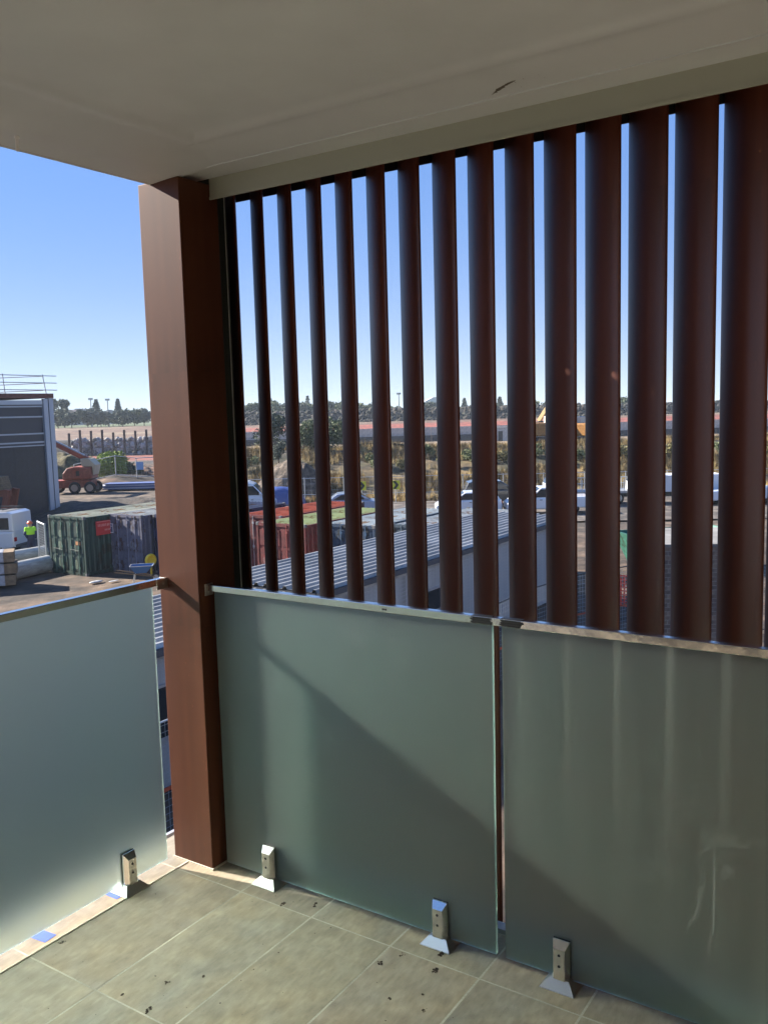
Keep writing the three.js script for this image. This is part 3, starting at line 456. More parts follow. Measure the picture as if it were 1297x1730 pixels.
// boom lift
{
  const p = ground0(139, 82), o = thing('boom_lift', 'orange boom lift with raised boom beside the navy hall', 'boom lift', p, YAW), org = M([0.58, 0.145, 0.075], 0.5, 0, { map: grainT }), crm = M([0.5, 0.42, 0.28], 0.6);
  part('chassis', rbx(-2.6, 1.3, 0.55, 1.25, -0.9, 0.9, 0.1), org, o);
  part('turret', profile([[-1.3, 1.3], [-1.25, 1.9], [-0.85, 2.35], [-0.2, 2.5], [1.35, 2.45], [1.45, 1.4], [0.9, 1.28]], 2.0, 0.15), org, o);
  part('engine_grille', bx(0.0, 0.3, 1.65, 2.1, 1.0, 1.02), black, o);
  part('counterweight', profile([[0.5, 2.5], [0.4, 3.2], [1.2, 3.2], [1.75, 2.6], [1.6, 2.0], [1.5, 1.7], [1.46, 2.47]], 1.7, 0.05), crm, o);
  part('lower_boom', beam([1.0, 3.0, 0], [-5.4, 6.4, 0], 0.45, 0.38), org, o); part('upper_boom', beam([-4.9, 6.25, 0], [-8.6, 8.2, 0], 0.34, 0.28), M([0.5, 0.5, 0.5], 0.5), o); part('boom_track', beam([0.6, 3.47, 0.1], [-5.2, 6.56, 0.1], 0.1, 0.3), galvPost, o);
  part('basket', [bx(-10.2, -8.4, 7.9, 8, -0.5, 0.5), ...[[-10.2, 0.5], [-8.4, 0.5], [-10.2, -0.5], [-8.4, -0.5]].map(([x, z]) => bar([x, 8, z], [x, 9.1, z], 0.03)), bar([-10.2, 9.1, 0.5], [-8.4, 9.1, 0.5], 0.03), bar([-10.2, 9.1, -0.5], [-8.4, 9.1, -0.5], 0.03)], galvPost, o);
  for (const sg of [1, -1]) for (const x of [-2.3, 0.0 + 1.2]) wheel(o, x, 0.55, sg * 0.95, 0.55, 0.4); wheel(o, -0.2, 0.55, 0.95, 0.55, 0.4);
}
{ // telehandler carrying timber
  const o = thing('telehandler', 'orange telehandler carrying timber in front of the navy hall', 'telehandler', ground0(-10, 54), YAW), org = M([0.55, 0.12, 0.05], 0.5, 0, { map: grainT });
  part('chassis', rbx(-3.2, 0.9, 0.6, 1.3, -1.0, 1.0, 0.1), org, o); part('cab', profile([[-1.9, 1.3], [-1.8, 2.6], [-0.8, 2.6], [-0.5, 1.3]], 1.0, 0.05), black, o);
  part('mast', beam([0.7, 0.4, 0.6], [1.2, 2.7, 0.6], 0.35, 0.3), org, o); part('mast', beam([0.7, 0.4, -0.6], [1.2, 2.7, -0.6], 0.35, 0.3), org, o); part('boom', beam([-2.5, 2.2, 0], [1.1, 2.5, 0], 0.4, 0.4), org, o);
  for (const sg of [1, -1]) for (const x of [-2.4, 0]) wheel(o, x, 0.6, sg * 1.0, 0.6, 0.42);
  const t = thing('timber_load', 'bundle of pale timber held up by the telehandler', 'timber', [o.position.x, o.position.y + 2.71, o.position.z], YAW); for (let k = 0; k < 6; k++) part('board', bx(-2.2, 0.95 - 0.03 * k, 0.13 * k, 0.13 * k + 0.12, -0.6, 0.6), timber, t);
}
// excavators on the far plateau
for (const [px, py, d, label, tn] of [[914, 742, 96, 'orange excavator working beyond the grassy bank, cab up', 0.5], [980, 738, 97, 'cream armed orange excavator on the bank near the dark mound', 2.4]]) {
  const q = ground0(px, d), o = thing('excavator', label, 'excavator', [q[0], q[1], q[2]], YAW + tn, 'excavators beyond the bank'), og = M([0.62, 0.26, 0.03], 0.5, 0, { map: grainT });
  for (const sg of [1, -1]) part('track', rbx(-1.7, 1.7, 0, 0.75, sg * 1.1 - 0.3, sg * 1.1 + 0.3, 0.3), black, o);
  part('body', rbx(-1.9, 1.0, 0.9, 2.3, -1.3, 1.3, 0.15), og, o); const cab = part('cab', rbx(0.1, 1.5, 1.0, 3.0, 0.3, 1.3, 0.1), M([0.55, 0.5, 0.42], 0.5), o); part('cab_window', bx(0.3, 1.3, 1.9, 2.85, 1.301, 1.31), autoGlass, cab); part('counterweight', rbx(-2.3, -1.7, 0.9, 2.0, -1.2, 1.2, 0.15), og, o);
  part('boom', beam([1.0, 1.8, -0.4], [3.2, 5.0, -0.4], 0.5, 0.45), M([0.66, 0.55, 0.36], 0.5), o); part('stick', beam([3.1, 5.1, -0.4], [5.0, 2.6, -0.4], 0.4, 0.35), M([0.62, 0.42, 0.2], 0.5), o); part('bucket', profile([[4.7, 2.6], [5.4, 2.5], [5.6, 1.6], [4.9, 1.3], [4.5, 1.9]], 1.0, 0.05).translate(0, 0, -0.4), black, o);
}

// ------------------------------------------------------------------ person in the yard
{
  const N = 56, mc = new MarchingCubes(N, new THREE.MeshStandardMaterial(), false, false, 60000), S = 1.0; // cube of half-size 1 m, centred 0.95 m up
  const J = { pel: [0, 0.95, 0, 0.15], che: [0, 1.28, 0, 0.17], nek: [0, 1.5, 0, 0.06], hed: [0, 1.64, 0.01, 0.105], ls: [-0.19, 1.42, 0, 0.07], le: [-0.27, 1.16, 0.02, 0.055], lh: [-0.2, 0.98, 0.14, 0.045], rs: [0.19, 1.42, 0, 0.07], re: [0.27, 1.16, 0.02, 0.055], rh: [0.22, 0.95, 0.1, 0.045], lk: [-0.11, 0.5, 0.03, 0.08], lf: [-0.12, 0.08, 0, 0.06], lt: [-0.13, 0.05, 0.14, 0.05], rk: [0.11, 0.5, 0.03, 0.08], rf: [0.12, 0.08, 0, 0.06], rt: [0.13, 0.05, 0.14, 0.05] };
  const B = [['pel', 'che'], ['che', 'nek'], ['nek', 'hed'], ['che', 'ls'], ['che', 'rs'], ['ls', 'le'], ['le', 'lh'], ['rs', 're'], ['re', 'rh'], ['pel', 'lk'], ['lk', 'lf'], ['lf', 'lt'], ['pel', 'rk'], ['rk', 'rf'], ['rf', 'rt']].map((q) => q.map((k) => J[k]));
  for (let k = 0; k < N; k++) for (let j = 0; j < N; j++) for (let i = 0; i < N; i++) {
    const x = (i - N / 2) / (N / 2) * S, y = (j - N / 2) / (N / 2) * S + 0.95, z = (k - N / 2) / (N / 2) * S; let s = 0;
    for (const [a, b] of B) { const dx = b[0] - a[0], dy = b[1] - a[1], dz = b[2] - a[2], t = Math.max(0, Math.min(1, ((x - a[0]) * dx + (y - a[1]) * dy + (z - a[2]) * dz) / (dx * dx + dy * dy + dz * dz))); const D = Math.hypot(x - a[0] - dx * t, y - a[1] - dy * t, z - a[2] - dz * t) - (a[3] + (b[3] - a[3]) * t); s += Math.exp(-D * 45); }
    mc.field[k * N * N + j * N + i] = Math.log(s) / 45;
  }
  mc.isolation = 0; mc.update(); const n = mc.count, pos = new Float32Array(n * 3), nor = new Float32Array(n * 3), col = new Float32Array(n * 3);
  for (let i = 0; i < n; i++) { const x = mc.positionArray[i * 3] * S, y = mc.positionArray[i * 3 + 1] * S + 0.95, z = mc.positionArray[i * 3 + 2] * S; pos.set([x, y, z], i * 3); nor.set([mc.normalArray[i * 3], mc.normalArray[i * 3 + 1], mc.normalArray[i * 3 + 2]], i * 3); col.set(y > 1.5 ? [0.42, 0.24, 0.17] : y > 1.12 ? (Math.abs(x) > 0.2 && y < 1.3 ? [0.03, 0.04, 0.08] : [0.42, 0.85, 0.03]) : y > 0.1 ? [0.025, 0.03, 0.06] : [0.08, 0.05, 0.03], i * 3); }
  const g = new THREE.BufferGeometry(); g.setAttribute('position', new THREE.BufferAttribute(pos, 3)); g.setAttribute('normal', new THREE.BufferAttribute(nor, 3)); g.setAttribute('color', new THREE.BufferAttribute(col, 3));
  const o = thing('person', 'person in lime high-visibility vest and orange hard hat beside the white van', 'person', ground0(49, 44.2), YAW + 0.5); part('body', g, M([1, 1, 1], 0.8, 0, { vertexColors: true }), o);
  part('hard_hat', [new THREE.SphereGeometry(0.135, 16, 8, 0, Math.PI * 2, 0, Math.PI / 2).scale(1, 0.95, 1.15).translate(0, 1.675, 0.01), new THREE.CylinderGeometry(0.15, 0.155, 0.015, 18).translate(0, 1.674, 0.03)], M([0.75, 0.14, 0.03], 0.4), o);
}

// ------------------------------------------------------------------ yard clutter on the left
{
  const pA = onY(0, 974, GY + 0.4), pB = onY(78, 958, GY + 0.4);
  const pipe = (label, px0, py0, px1, py1, r) => { const a = onY(px0, py0, GY + r), b = onY(px1, py1, GY + r), d = new THREE.Vector3(b[0] - a[0], 0, b[2] - a[2]).normalize(); const o = thing('pipe', label, 'pipe', [b[0], GY + r, b[2]], Math.atan2(-d.z, d.x), 'big pale pipes on the ground'); part('tube', [new THREE.CylinderGeometry(r, r, 9, 28, 1, true).rotateZ(Math.PI / 2).translate(-4.5, 0, 0), new THREE.CylinderGeometry(r - 0.04, r - 0.04, 9, 28, 1, true).rotateZ(Math.PI / 2).translate(-4.5, 0, 0), new THREE.RingGeometry(r - 0.04, r, 28).rotateY(Math.PI / 2)], M([0.68, 0.67, 0.60], 0.5, 0, { map: rep(grainT, 3), side: THREE.DoubleSide }), o); };
  pipe('big pale pipe lying in front of the white van', 0, 947, 76, 934, 0.36); pipe('big pale pipe touching the green container, in front of the other pipe', 0, 970, 82, 952, 0.38);
  const s = onY(30, 992, GY), o = thing('timber_stack', 'pack of timber with white wrapping and brown cut ends', 'timber stack', [s[0], GY, s[2]], YAW + 0.35); let k = 0;
  for (const y of [0.1, 0.58, 1.06]) { part('pack', rbx(-5, -0.45, y, y + 0.42, -1.1, 0, 0.02), M([0.66, 0.68, 0.72], 0.35, 0, { map: grainT }), o); part('cut_ends', bx(-0.449, -0.05 + 0.08 * (k++ % 2), y, y + 0.41, -1.08, -0.02), timber, o); part('bearer', bx(-4.2, -4.1, y - 0.07, y - 0.001, -1.1, 0), rust, o); part('bearer', bx(-1.1, -1.0, y - 0.07, y - 0.001, -1.1, 0), rust, o); }
  // wheelbarrow
  const w = onY(240, 984, GY), b = thing('wheelbarrow', 'blue tray wheelbarrow standing before the lilac grey container', 'wheelbarrow', [w[0], GY, w[2]], YAW + 0.15), bl = M([0.03, 0.12, 0.28], 0.5);
  const rq = (x0, x1, z, y) => [[x0, y, z], [x1, y, z], [x1, y, -z], [x0, y, -z]];
  part('tray', rings([rq(-0.22, 0.22, 0.2, 0.42), rq(-0.42, 0.5, 0.33, 0.72), rq(-0.4, 0.48, 0.31, 0.72), rq(-0.2, 0.2, 0.18, 0.46)]), bl, b); part('tray_rim', [bar([-0.42, 0.725, 0.33], [0.5, 0.725, 0.33], 0.015), bar([-0.42, 0.725, -0.33], [0.5, 0.725, -0.33], 0.015), bar([0.5, 0.725, -0.33], [0.5, 0.725, 0.33], 0.015), bar([-0.42, 0.725, -0.33], [-0.42, 0.725, 0.33], 0.015)], white, b);
  for (const sg of [1, -1]) { part('handle', bar([0.55, 0.25, sg * 0.12], [-1.05, 0.52, sg * 0.3], 0.02), timber, b); part('leg', bar([-0.25, 0.4, sg * 0.22], [-0.32, 0, sg * 0.24], 0.016), galvPost, b); } wheel(b, 0.58, 0.19, 0, 0.19, 0.09);
  const yl = atD(255, 946, 37.6); solo('yellow_hose_reel', [new THREE.TorusGeometry(0.2, 0.075, 10, 24).rotateY(YAW + 0.8).translate(yl[0], yl[1], yl[2]), new THREE.CylinderGeometry(0.14, 0.14, 0.05, 20).rotateX(Math.PI / 2).rotateY(YAW + 0.8).translate(yl[0], yl[1], yl[2]), bx(yl[0] - 0.03, yl[0] + 0.03, GY, yl[1] - 0.2, yl[2] - 0.03, yl[2] + 0.03)], M([0.72, 0.52, 0.03], 0.5), 'round yellow hose reel behind the wheelbarrow', 'hose reel');
  const lt = onY(163, 986, GY); solo('paper_scrap', [new THREE.IcosahedronGeometry(0.28, 1).scale(1.2, 0.18, 0.6).translate(lt[0], GY + 0.08, lt[2]), new THREE.IcosahedronGeometry(0.16, 1).scale(1.6, 0.12, 0.7).translate(lt[0] + 0.5, GY + 0.07, lt[2] + 0.5)], white, 'crumpled white scrap on the dirt before the containers', 'litter');
  // blue sheets and a green frame past the containers
  const bs = ground0(225, 84), sh = thing('sheet_stack', 'stack of blue and white sheets on pallets near the bush', 'sheet stack', bs, YAW); for (let q = 0; q < 7; q++) part('sheet', bx(-2.5 + rr(-0.5, 0.3), 2.6 + rr(-0.3, 0.6), 0.15 + q * 0.08, 0.215 + q * 0.08, -0.9, 0.9), [M([0.10, 0.14, 0.30], 0.5), M([0.6, 0.6, 0.62], 0.5), M([0.14, 0.18, 0.34], 0.5)][q % 3], sh); part('bearer', bx(-2, -1.9, 0, 0.149, -0.9, 0.9), timber, sh); part('bearer', bx(1.9, 2, 0, 0.149, -0.9, 0.9), timber, sh);
  const gf = ground0(252, 60), gr = thing('steel_trestle', 'low green steel trestle on the dirt behind the containers', 'trestle', gf, YAW); for (const y of [0.35, 0.75]) part('rail', beam([-1.3, y, 0], [1.3, y, 0], 0.08, 0.08), M([0.03, 0.2, 0.06], 0.5), gr); for (const x of [-1.2, 0, 1.2]) part('leg', beam([x, 0, 0], [x, 0.8, 0], 0.07, 0.07), M([0.03, 0.2, 0.06], 0.5), gr);
}
// fences
const wireM = M([0.36, 0.37, 0.38], 0.5, 0.5);
function fence(name, label, pts, h, o2 = {}) { // posts at pts, rails and wire between
  const o = thing(name, label, 'fence', pts[0], 0, o2.group), P = pts.map((q) => [q[0] - pts[0][0], q[1] - pts[0][1], q[2] - pts[0][2]]), pr = o2.pr || 0.024, m = o2.mat || galvPost;
  for (const q of P) part('post', bar([q[0], q[1], q[2]], [q[0], q[1] + h, q[2]], pr), m, o);
  for (let k = 0; k + 1 < P.length; k++) {
    const a = P[k], b = P[k + 1], L = Math.hypot(b[0] - a[0], b[2] - a[2]), at = (t, y) => [a[0] + (b[0] - a[0]) * t, a[1] + (b[1] - a[1]) * t + y, a[2] + (b[2] - a[2]) * t];
    for (const y of o2.rails || [0.15, h - 0.05]) part('rail', bar(at(0, y), at(1, y), pr * 0.8, 6), m, o);
    if (o2.step) { const g = [], nv = Math.round(L / o2.step), nh = Math.round(h / (o2.step * (o2.asp || 1))); for (let i = 1; i < nv; i++) g.push(beam(at(i / nv, 0.12), at(i / nv, h - 0.05), o2.wr || 0.005, o2.wr || 0.005)); if (!o2.upright) for (let j = 1; j < nh; j++) g.push(beam(at(0, h * j / nh), at(1, h * j / nh), o2.wr || 0.005, o2.wr || 0.005)); part('wire_mesh', g, o2.wm || wireM, o).userData.kind = 'stuff'; }
    if (o2.band) part('orange_band', beam(at(0.02, o2.band), at(0.98, o2.band), 0.06, 0.012), M([0.45, 0.08, 0.03], 0.6), o);
  }
  return o;
}
const gp = (u, d) => G(u, d, hgt(u, d));
fence('temporary_fence', 'temporary mesh fence panel beside the green container and the person', [ground0(62, 41.5), ground0(74, 40.2)], 2.1, { step: 0.12, pr: 0.04 });
fence('temporary_fence', 'pale temporary fence in front of the round bush, with blue sign', [ground0(130, 90), ground0(200, 90), ground0(235, 90), ground0(300, 91)], 2.1, { step: 0.5, asp: 0.6, wr: 0.005, pr: 0.05 });
{ const q = ground0(241, 89.8); solo('blue_notice', bx(-0.35, 0.35, 0, 0.8, 0, 0.03).rotateY(YAW).translate(q[0], q[1] + 1.0, q[2]), M([0.2, 0.36, 0.6], 0.5), 'pale blue notice fixed to the temporary fence by the bush', 'sign'); }
{ const pts = []; for (let u = -12; u <= 45; u += 3) pts.push(gp(u, 67.2 - 0.08 * u)); fence('wire_fence', 'wire fence with thin posts at the foot of the grassy bank', pts, 1.9, { rails: [0.6, 1.85], step: 0.5, asp: 1, wr: 0.008, pr: 0.03 }); }
// fences standing before the site office
{
  const z = zOff + 1.5, F = (x, dz = 0) => [x, GY, z + dz];
  fence('temporary_fence', 'temporary mesh fence with orange band along the site office wall', [F(4), F(6.3), F(8.6), F(10.9), F(13.2)], 2.1, { step: 0.11, asp: 1, band: 0.95, pr: 0.022 });
  const d0 = onY(735, 1040, -4.6), q = [onY(727, 1035, -4.9), onY(747, 1042, -4.9)];
  fence('palisade_gate', 'black upright-bar gate panel standing by the site office', [[F(16.2)[0], GY, z + 0.4], [F(18.2)[0], GY, z + 0.4]], 2.3, { step: 0.11, upright: true, wr: 0.03, pr: 0.045, mat: black, wm: black });
  fence('temporary_fence', 'temporary mesh fence with orange band past the black gate', [F(18.8, 0.9), F(21.1, 0.9), F(23.4, 1.2), F(25.7, 2.2), F(26.9, 4.4), F(27.5, 6.8)], 2.1, { step: 0.11, asp: 1, band: 0.9, pr: 0.024, mat: darkAlu });
}
// brick wall, courses laid one by one
{
  const c = atD(1118, 925, 17.2), o = thing('brick_wall', 'grey-brown brick wall seen through the louvre gaps', 'wall', [c[0], GY, c[2]], YAW - 0.1), top = c[1] - GY;
  part('backing', bx(0.005, 1.915, 0, top - 0.02, -2.4, -0.012), M([0.62, 0.58, 0.53], 0.95, 0, { map: grainT }), o);
  const ms = [[0.34, 0.26, 0.21], [0.40, 0.32, 0.26], [0.29, 0.23, 0.2], [0.46, 0.35, 0.27]].map((q) => M(q, 0.9, 0, { map: grainT })), full = wuv(new RoundedBoxGeometry(0.23, 0.076, 0.1, 1, 0.004)), half = wuv(new RoundedBoxGeometry(0.11, 0.076, 0.1, 1, 0.004)), rest = []; let n = 0;
  for (let r = 0, y = top - 0.038; y > 0.04; r++, y -= 0.086) for (let x = r % 2 ? -0.12 : 0, i = 0; x < 1.9; x += 0.24, i++) { const h = x < 0 || x + 0.23 > 1.93, X = h ? (x < 0 ? 0.055 : 1.855) : x + 0.115, g = h ? half : full; if (n < 295) { const b = shadow(new THREE.Mesh(g, ms[(rnd() * 4) | 0])); b.name = 'brick'; b.position.set(X, y, -0.048 + rr(-0.002, 0.002)); o.add(b); n++; } else rest.push(g.clone().translate(X, y, -0.048)); }
  if (rest.length) part('lower_bricks', rest, ms[1], o).userData.kind = 'stuff';
  part('end_cap', bx(0, 1.92, top + 0.001, top + 0.06, -2.4, 0.02), concrete, o);
}
{ // green skip, orange barrier mesh
  const q = ground0(1140, 36), o = thing('green_skip', 'green steel skip bin standing beyond the brick wall', 'skip', q, YAW + 0.2), gm = M([0.05, 0.22, 0.16], 0.55, 0, { map: weather }); part('bin', rings([[[-1.6, 0.1, 0.8], [1.6, 0.1, 0.8], [1.6, 0.1, -0.8], [-1.6, 0.1, -0.8]], [[-2.3, 1.6, 0.95], [2.3, 1.6, 0.95], [2.3, 1.6, -0.95], [-2.3, 1.6, -0.95]], [[-2.2, 1.6, 0.88], [2.2, 1.6, 0.88], [2.2, 1.6, -0.88], [-2.2, 1.6, -0.88]], [[-1.5, 0.3, 0.7], [1.5, 0.3, 0.7], [1.5, 0.3, -0.7], [-1.5, 0.3, -0.7]]]), gm, o); for (const x of [-1, 0, 1]) part('stiffener', beam([x, 0.15, 0.82], [x * 1.2, 1.6, 0.99], 0.08, 0.06), gm, o); part('skid', bx(-1.6, 1.6, 0, 0.1, -0.7, 0.7), black, o);
  const a = onY(1054, 995, GY + 1.3), b = thing('barrier_mesh', 'bright red-orange barrier mesh slung over the fence', 'barrier mesh', [a[0], GY, a[2]], YAW - 0.4), g = []; for (let i = 0; i <= 22; i++) g.push(beam([-1 + i * 0.1, 0.75 + 0.1 * Math.sin(i * 0.3), 0], [-1 + i * 0.1, 1.75 + 0.12 * Math.sin(i * 0.5), 0.03 * Math.sin(i)], 0.05, 0.006)); for (let j = 0; j < 9; j++) g.push(beam([-1, 0.8 + j * 0.11, 0.006], [1.2, 0.78 + j * 0.115, 0.006], 0.05, 0.006)); part('mesh', g, M([0.72, 0.07, 0.035], 0.6), b); for (const x of [-1, 0.1, 1.2]) part('stake', bar([x, 0, -0.02], [x, 1.9, -0.02], 0.02), rust, b);
}
// ------------------------------------------------------------------ road side: signs, tarpaulin, spoil heap
for (const [px, label] of [[612, 'yellow chevron sign on the road verge opposite the silver sedan'], [669, 'yellow chevron sign on the verge, next along the road']]) { const q = ground0(px, 65.6), o = thing('chevron_sign', label, 'sign', q, YAW, 'yellow chevron signs'); part('post', bar([0, 0, -0.03], [0, 1.0, -0.03], 0.03), galvPost, o); part('board', bx(-0.32, 0.32, 1.0, 1.65, -0.02, 0.0), M([0.62, 0.6, 0.03], 0.5), o); part('chevron', profile([[-0.2, 1.04], [0.02, 1.04], [0.24, 1.325], [0.02, 1.61], [-0.2, 1.61], [0.02, 1.325]], 0.01).translate(0, 0, 0.0065), black, o); }
{
  const q = ground0(476, 66), g = new THREE.PlaneGeometry(3.6, 2.2, 30, 18).rotateX(-Math.PI / 2), P = g.attributes.position; for (let i = 0; i < P.count; i++) { const x = P.getX(i), z = P.getZ(i), e = Math.max(Math.abs(x) / 1.8, Math.abs(z) / 1.1); P.setY(i, 1.35 * (1 - Math.pow(e, 4)) + 0.18 * (fbm(x * 2 + 9, z * 2 + 9, 999, 3) - 0.5) + 0.02); } g.computeVertexNormals(); solo('blue_tarpaulin', g.rotateY(YAW).translate(q[0], q[1], q[2]), M([0.03, 0.06, 0.22], 0.45), 'crumpled blue tarpaulin over a pile beside the white van', 'tarpaulin');
  const heap = (label, px, d, R, H, col) => { const c = ground0(px, d), k = new THREE.PlaneGeometry(2 * R, 2 * R, 40, 40).rotateX(-Math.PI / 2), Q = k.attributes.position; for (let i = 0; i < Q.count; i++) { const x = Q.getX(i), z = Q.getZ(i), r = Math.hypot(x, z) / R; Q.setY(i, H * Math.max(0, 1 - r * r) * (0.75 + 0.6 * fbm(x * 0.9 + px, z * 0.9 + 5, 9999, 4)) - 0.15 - 0.5 * Math.max(0, r - 0.9)); } k.computeVertexNormals(); solo('spoil_heap', wuv(k, 3).translate(c[0], c[1], c[2]), M(col, 0.95, 0, { map: dirtT, bumpMap: bumpT, bumpScale: 0.05 }), label, 'soil heap', 'soil heaps'); };
  heap('grey-brown soil heap behind the blue tarpaulin', 497, 73, 3.4, 2.6, [0.24, 0.19, 0.15]); heap('dark trodden soil heap behind the containers beside the boom lift', 190, 66, 7, 0.9, [0.12, 0.09, 0.07]); heap('reddish soil heap behind the temporary fence by the bush', 262, 97, 4.5, 1.5, [0.34, 0.17, 0.10]); heap('mossy soil heap between the navy hall and the bush', 112, 100, 6, 2.6, [0.19, 0.16, 0.06]);
}
// ------------------------------------------------------------------ far walls
{
  const wl = (name, label, u0, u1, d, y0, y1, mat, n) => { const o = thing(name, label, 'wall', G(u0, d, 0), YAW); for (let k = 0; k < n; k++) { const a = (u1 - u0) * k / n, b = (u1 - u0) * (k + 1) / n; part('panel', bx(a + 0.02, b - 0.02, y0, y1, -0.2, 0.02 * (k % 2)), mat, o); } return o; };
  wl('precast_wall', 'long pale precast wall below the red earth, far beyond the bank', -45, 110, 181, -3.4, -1.75, M([0.88, 0.80, 0.74], 0.8, 0, { map: grainT }), 31);
  wl('dark_retaining_wall', 'long dark retaining wall under the pale precast wall', -45, 110, 180, -5.6, -3.38, M([0.055, 0.058, 0.08], 0.8, 0, { map: grainT }), 31);
  const o = thing('rock_retaining_wall', 'rubble retaining wall held by dark timber posts', 'retaining wall', G(-60, 166, GY), YAW);
  const rk = new THREE.InstancedMesh(new THREE.IcosahedronGeometry(0.5, 0), M([0.30, 0.29, 0.28], 0.9), 900); rk.name = 'rocks'; rk.userData.kind = 'stuff'; shadow(rk); const m4 = new THREE.Matrix4(), q4 = new THREE.Quaternion(), cc = new THREE.Color();
  for (let k = 0; k < 900; k++) { const s = rr(0.5, 1.3), y = rr(0, 3.0), x = rr(2, 32); q4.setFromEuler(new THREE.Euler(rr(0, 6), rr(0, 6), rr(0, 6))); m4.compose(new THREE.Vector3(x, y, -1.2 * y / 3 + rr(-0.3, 0.3)), q4, new THREE.Vector3(s, s * 0.7, s)); rk.setMatrixAt(k, m4); cc.setRGB(1, 1, 1).multiplyScalar(rr(0.3, 1.5)); rk.setColorAt(k, cc); } o.add(rk);
  for (let k = 0; k < 8; k++) part('post', beam([2 + k * 2.05 + (k > 2 ? (k - 2) * 0.0 : 0), 0, 0.7], [2 + k * 2.05, 4.2 + rr(0, 0.7), 0.5], 0.34, 0.34), M([0.06, 0.045, 0.035], 0.9), o);
}
{ // low buildings and posts behind the pale wall
  const q = G(22, 172, -4.7); const o = thing('site_hut', 'small white hut in front of the far pale wall', 'hut', q, YAW); part('wall', bx(0, 3.2, 0, 2.6, -2.5, 0), white, o); part('roof', bx(-0.1, 3.3, 2.601, 2.75, -2.6, 0.1), offWhite, o); part('door', bx(0.4, 1.3, 0, 2.0, 0.001, 0.03), black, o);
}

// ------------------------------------------------------------------ vegetation
const leafMats = [[0.085, 0.11, 0.045], [0.065, 0.085, 0.05], [0.12, 0.14, 0.055], [0.085, 0.105, 0.075]].map((c) => M(c, 0.85, 0, { side: THREE.DoubleSide })), bark = M([0.10, 0.075, 0.055], 0.95);
function leafCloud(blobs, n, size) { // leaf clumps spread through overlapping lobes
  const pos = [], nor = [], tot = blobs.reduce((s, b) => s + b[3] * b[3], 0), a = new THREE.Vector3(), b = new THREE.Vector3(), c = new THREE.Vector3();
  for (const [bx0, by, bz, R, sq = 1] of blobs) { const k = Math.round(n * R * R / tot);
    for (let i = 0; i < k; i++) { const th = rr(0, 6.283), ph = Math.acos(rr(-1, 1)), r = R * Math.pow(rr(0.15, 1), 0.4) * (0.85 + 0.3 * noise(th * 2 + bx0, ph * 3 + by)); c.set(Math.sin(ph) * Math.cos(th), Math.cos(ph) * sq, Math.sin(ph) * Math.sin(th)); const x = bx0 + c.x * r, y = by + c.y * r, z = bz + c.z * r, s = size * rr(0.6, 1.4);
      a.set(rr(-1, 1), rr(-1, 1), rr(-1, 1)).normalize(); b.set(rr(-1, 1), rr(-1, 1), rr(-1, 1)).normalize(); const N = new THREE.Vector3().crossVectors(a, b).normalize(); pos.push(x + a.x * s, y + a.y * s, z + a.z * s, x + b.x * s, y + b.y * s, z + b.z * s, x - (a.x + b.x) * s * 0.7, y - (a.y + b.y) * s * 0.7, z - (a.z + b.z) * s * 0.7); for (let q = 0; q < 3; q++) nor.push(N.x, N.y, N.z); } }
  const g = new THREE.BufferGeometry(); g.setAttribute('position', new THREE.Float32BufferAttribute(pos, 3)); g.setAttribute('normal', new THREE.Float32BufferAttribute(nor, 3)); return g;
}
const limbs = (h, r, n) => { const g = [bar([0, -0.3, 0], [0, h, 0], r, 7, r * 0.55)]; for (let k = 0; k < n; k++) { const t = rr(0, 6.28); g.push(bar([0, h * rr(0.6, 0.95), 0], [Math.cos(t) * h * 0.4, h * rr(1.1, 1.4), Math.sin(t) * h * 0.4], r * 0.45, 5, r * 0.15)); } return g; };
function roundTree(label, pos, H, W, mat, group, n = 1500) { const o = thing('broadleaf_tree', label, 'tree', pos, rr(0, 6), group), bl = []; part('trunk', limbs(H * 0.42, H * 0.028, 4), bark, o); for (let k = 0; k < 10; k++) { const t = rr(0, 6.28), r = W * rr(0.08, 0.42), R = Math.min(W * rr(0.2, 0.3), H * rr(0.24, 0.32)); bl.push([Math.cos(t) * r, Math.min(H - R * 0.8, H * rr(0.3, 0.85)), Math.sin(t) * r, R, 0.85]); } part('crown', leafCloud(bl, n, 0.055 * Math.max(W, H)), leafMats[mat], o); }
function pineTree(label, pos, H, W, mat, group) { const o = thing('norfolk_pine', label, 'tree', pos, rr(0, 6), group), bl = []; part('trunk', bar([0, -0.3, 0], [0, H * 0.97, 0], H * 0.016, 6, 0.03), bark, o); for (let y = 0.12; y < 1; y += 0.06) for (let k = 0; k < 5; k++) { const t = k * 1.2566 + y * 39, r = W * 0.72 * (1 - y) * (0.8 + 0.4 * hash(k, y * 100 | 0)) + 0.08; for (const f of [0.35, 0.7, 1]) bl.push([Math.cos(t) * r * f, H * y - 0.03 * r * f, Math.sin(t) * r * f, Math.max(0.25, W * 0.1 * (1.15 - y)), 0.5]); } part('crown', leafCloud(bl, 3000, W * 0.085), leafMats[mat], o); }
function far(kind, px, d, topPy, w, mat, label, group) { const q = ground0(px, d), t = atD(px, topPy, d); (kind === 'p' ? pineTree : roundTree)(label, q, Math.max(3, t[1] - q[1]), w * d / FPX, mat, group); }
const TL = 'trees on the skyline behind the rubble wall', TR = 'trees on the skyline past the dark mound';
far('p', 174, 300, 674, 24, 1, 'pointed pine between the two light poles on the skyline', TL); far('p', 210, 310, 673, 20, 1, 'pointed pine on the skyline right of the light poles', TL); far('r', 119, 290, 671, 22, 1, 'tall ragged pine rising behind the rounded trees by the navy hall', TL); far('r', 97, 300, 668, 26, 1, 'dark tall tree standing against the corner of the navy hall', TL);
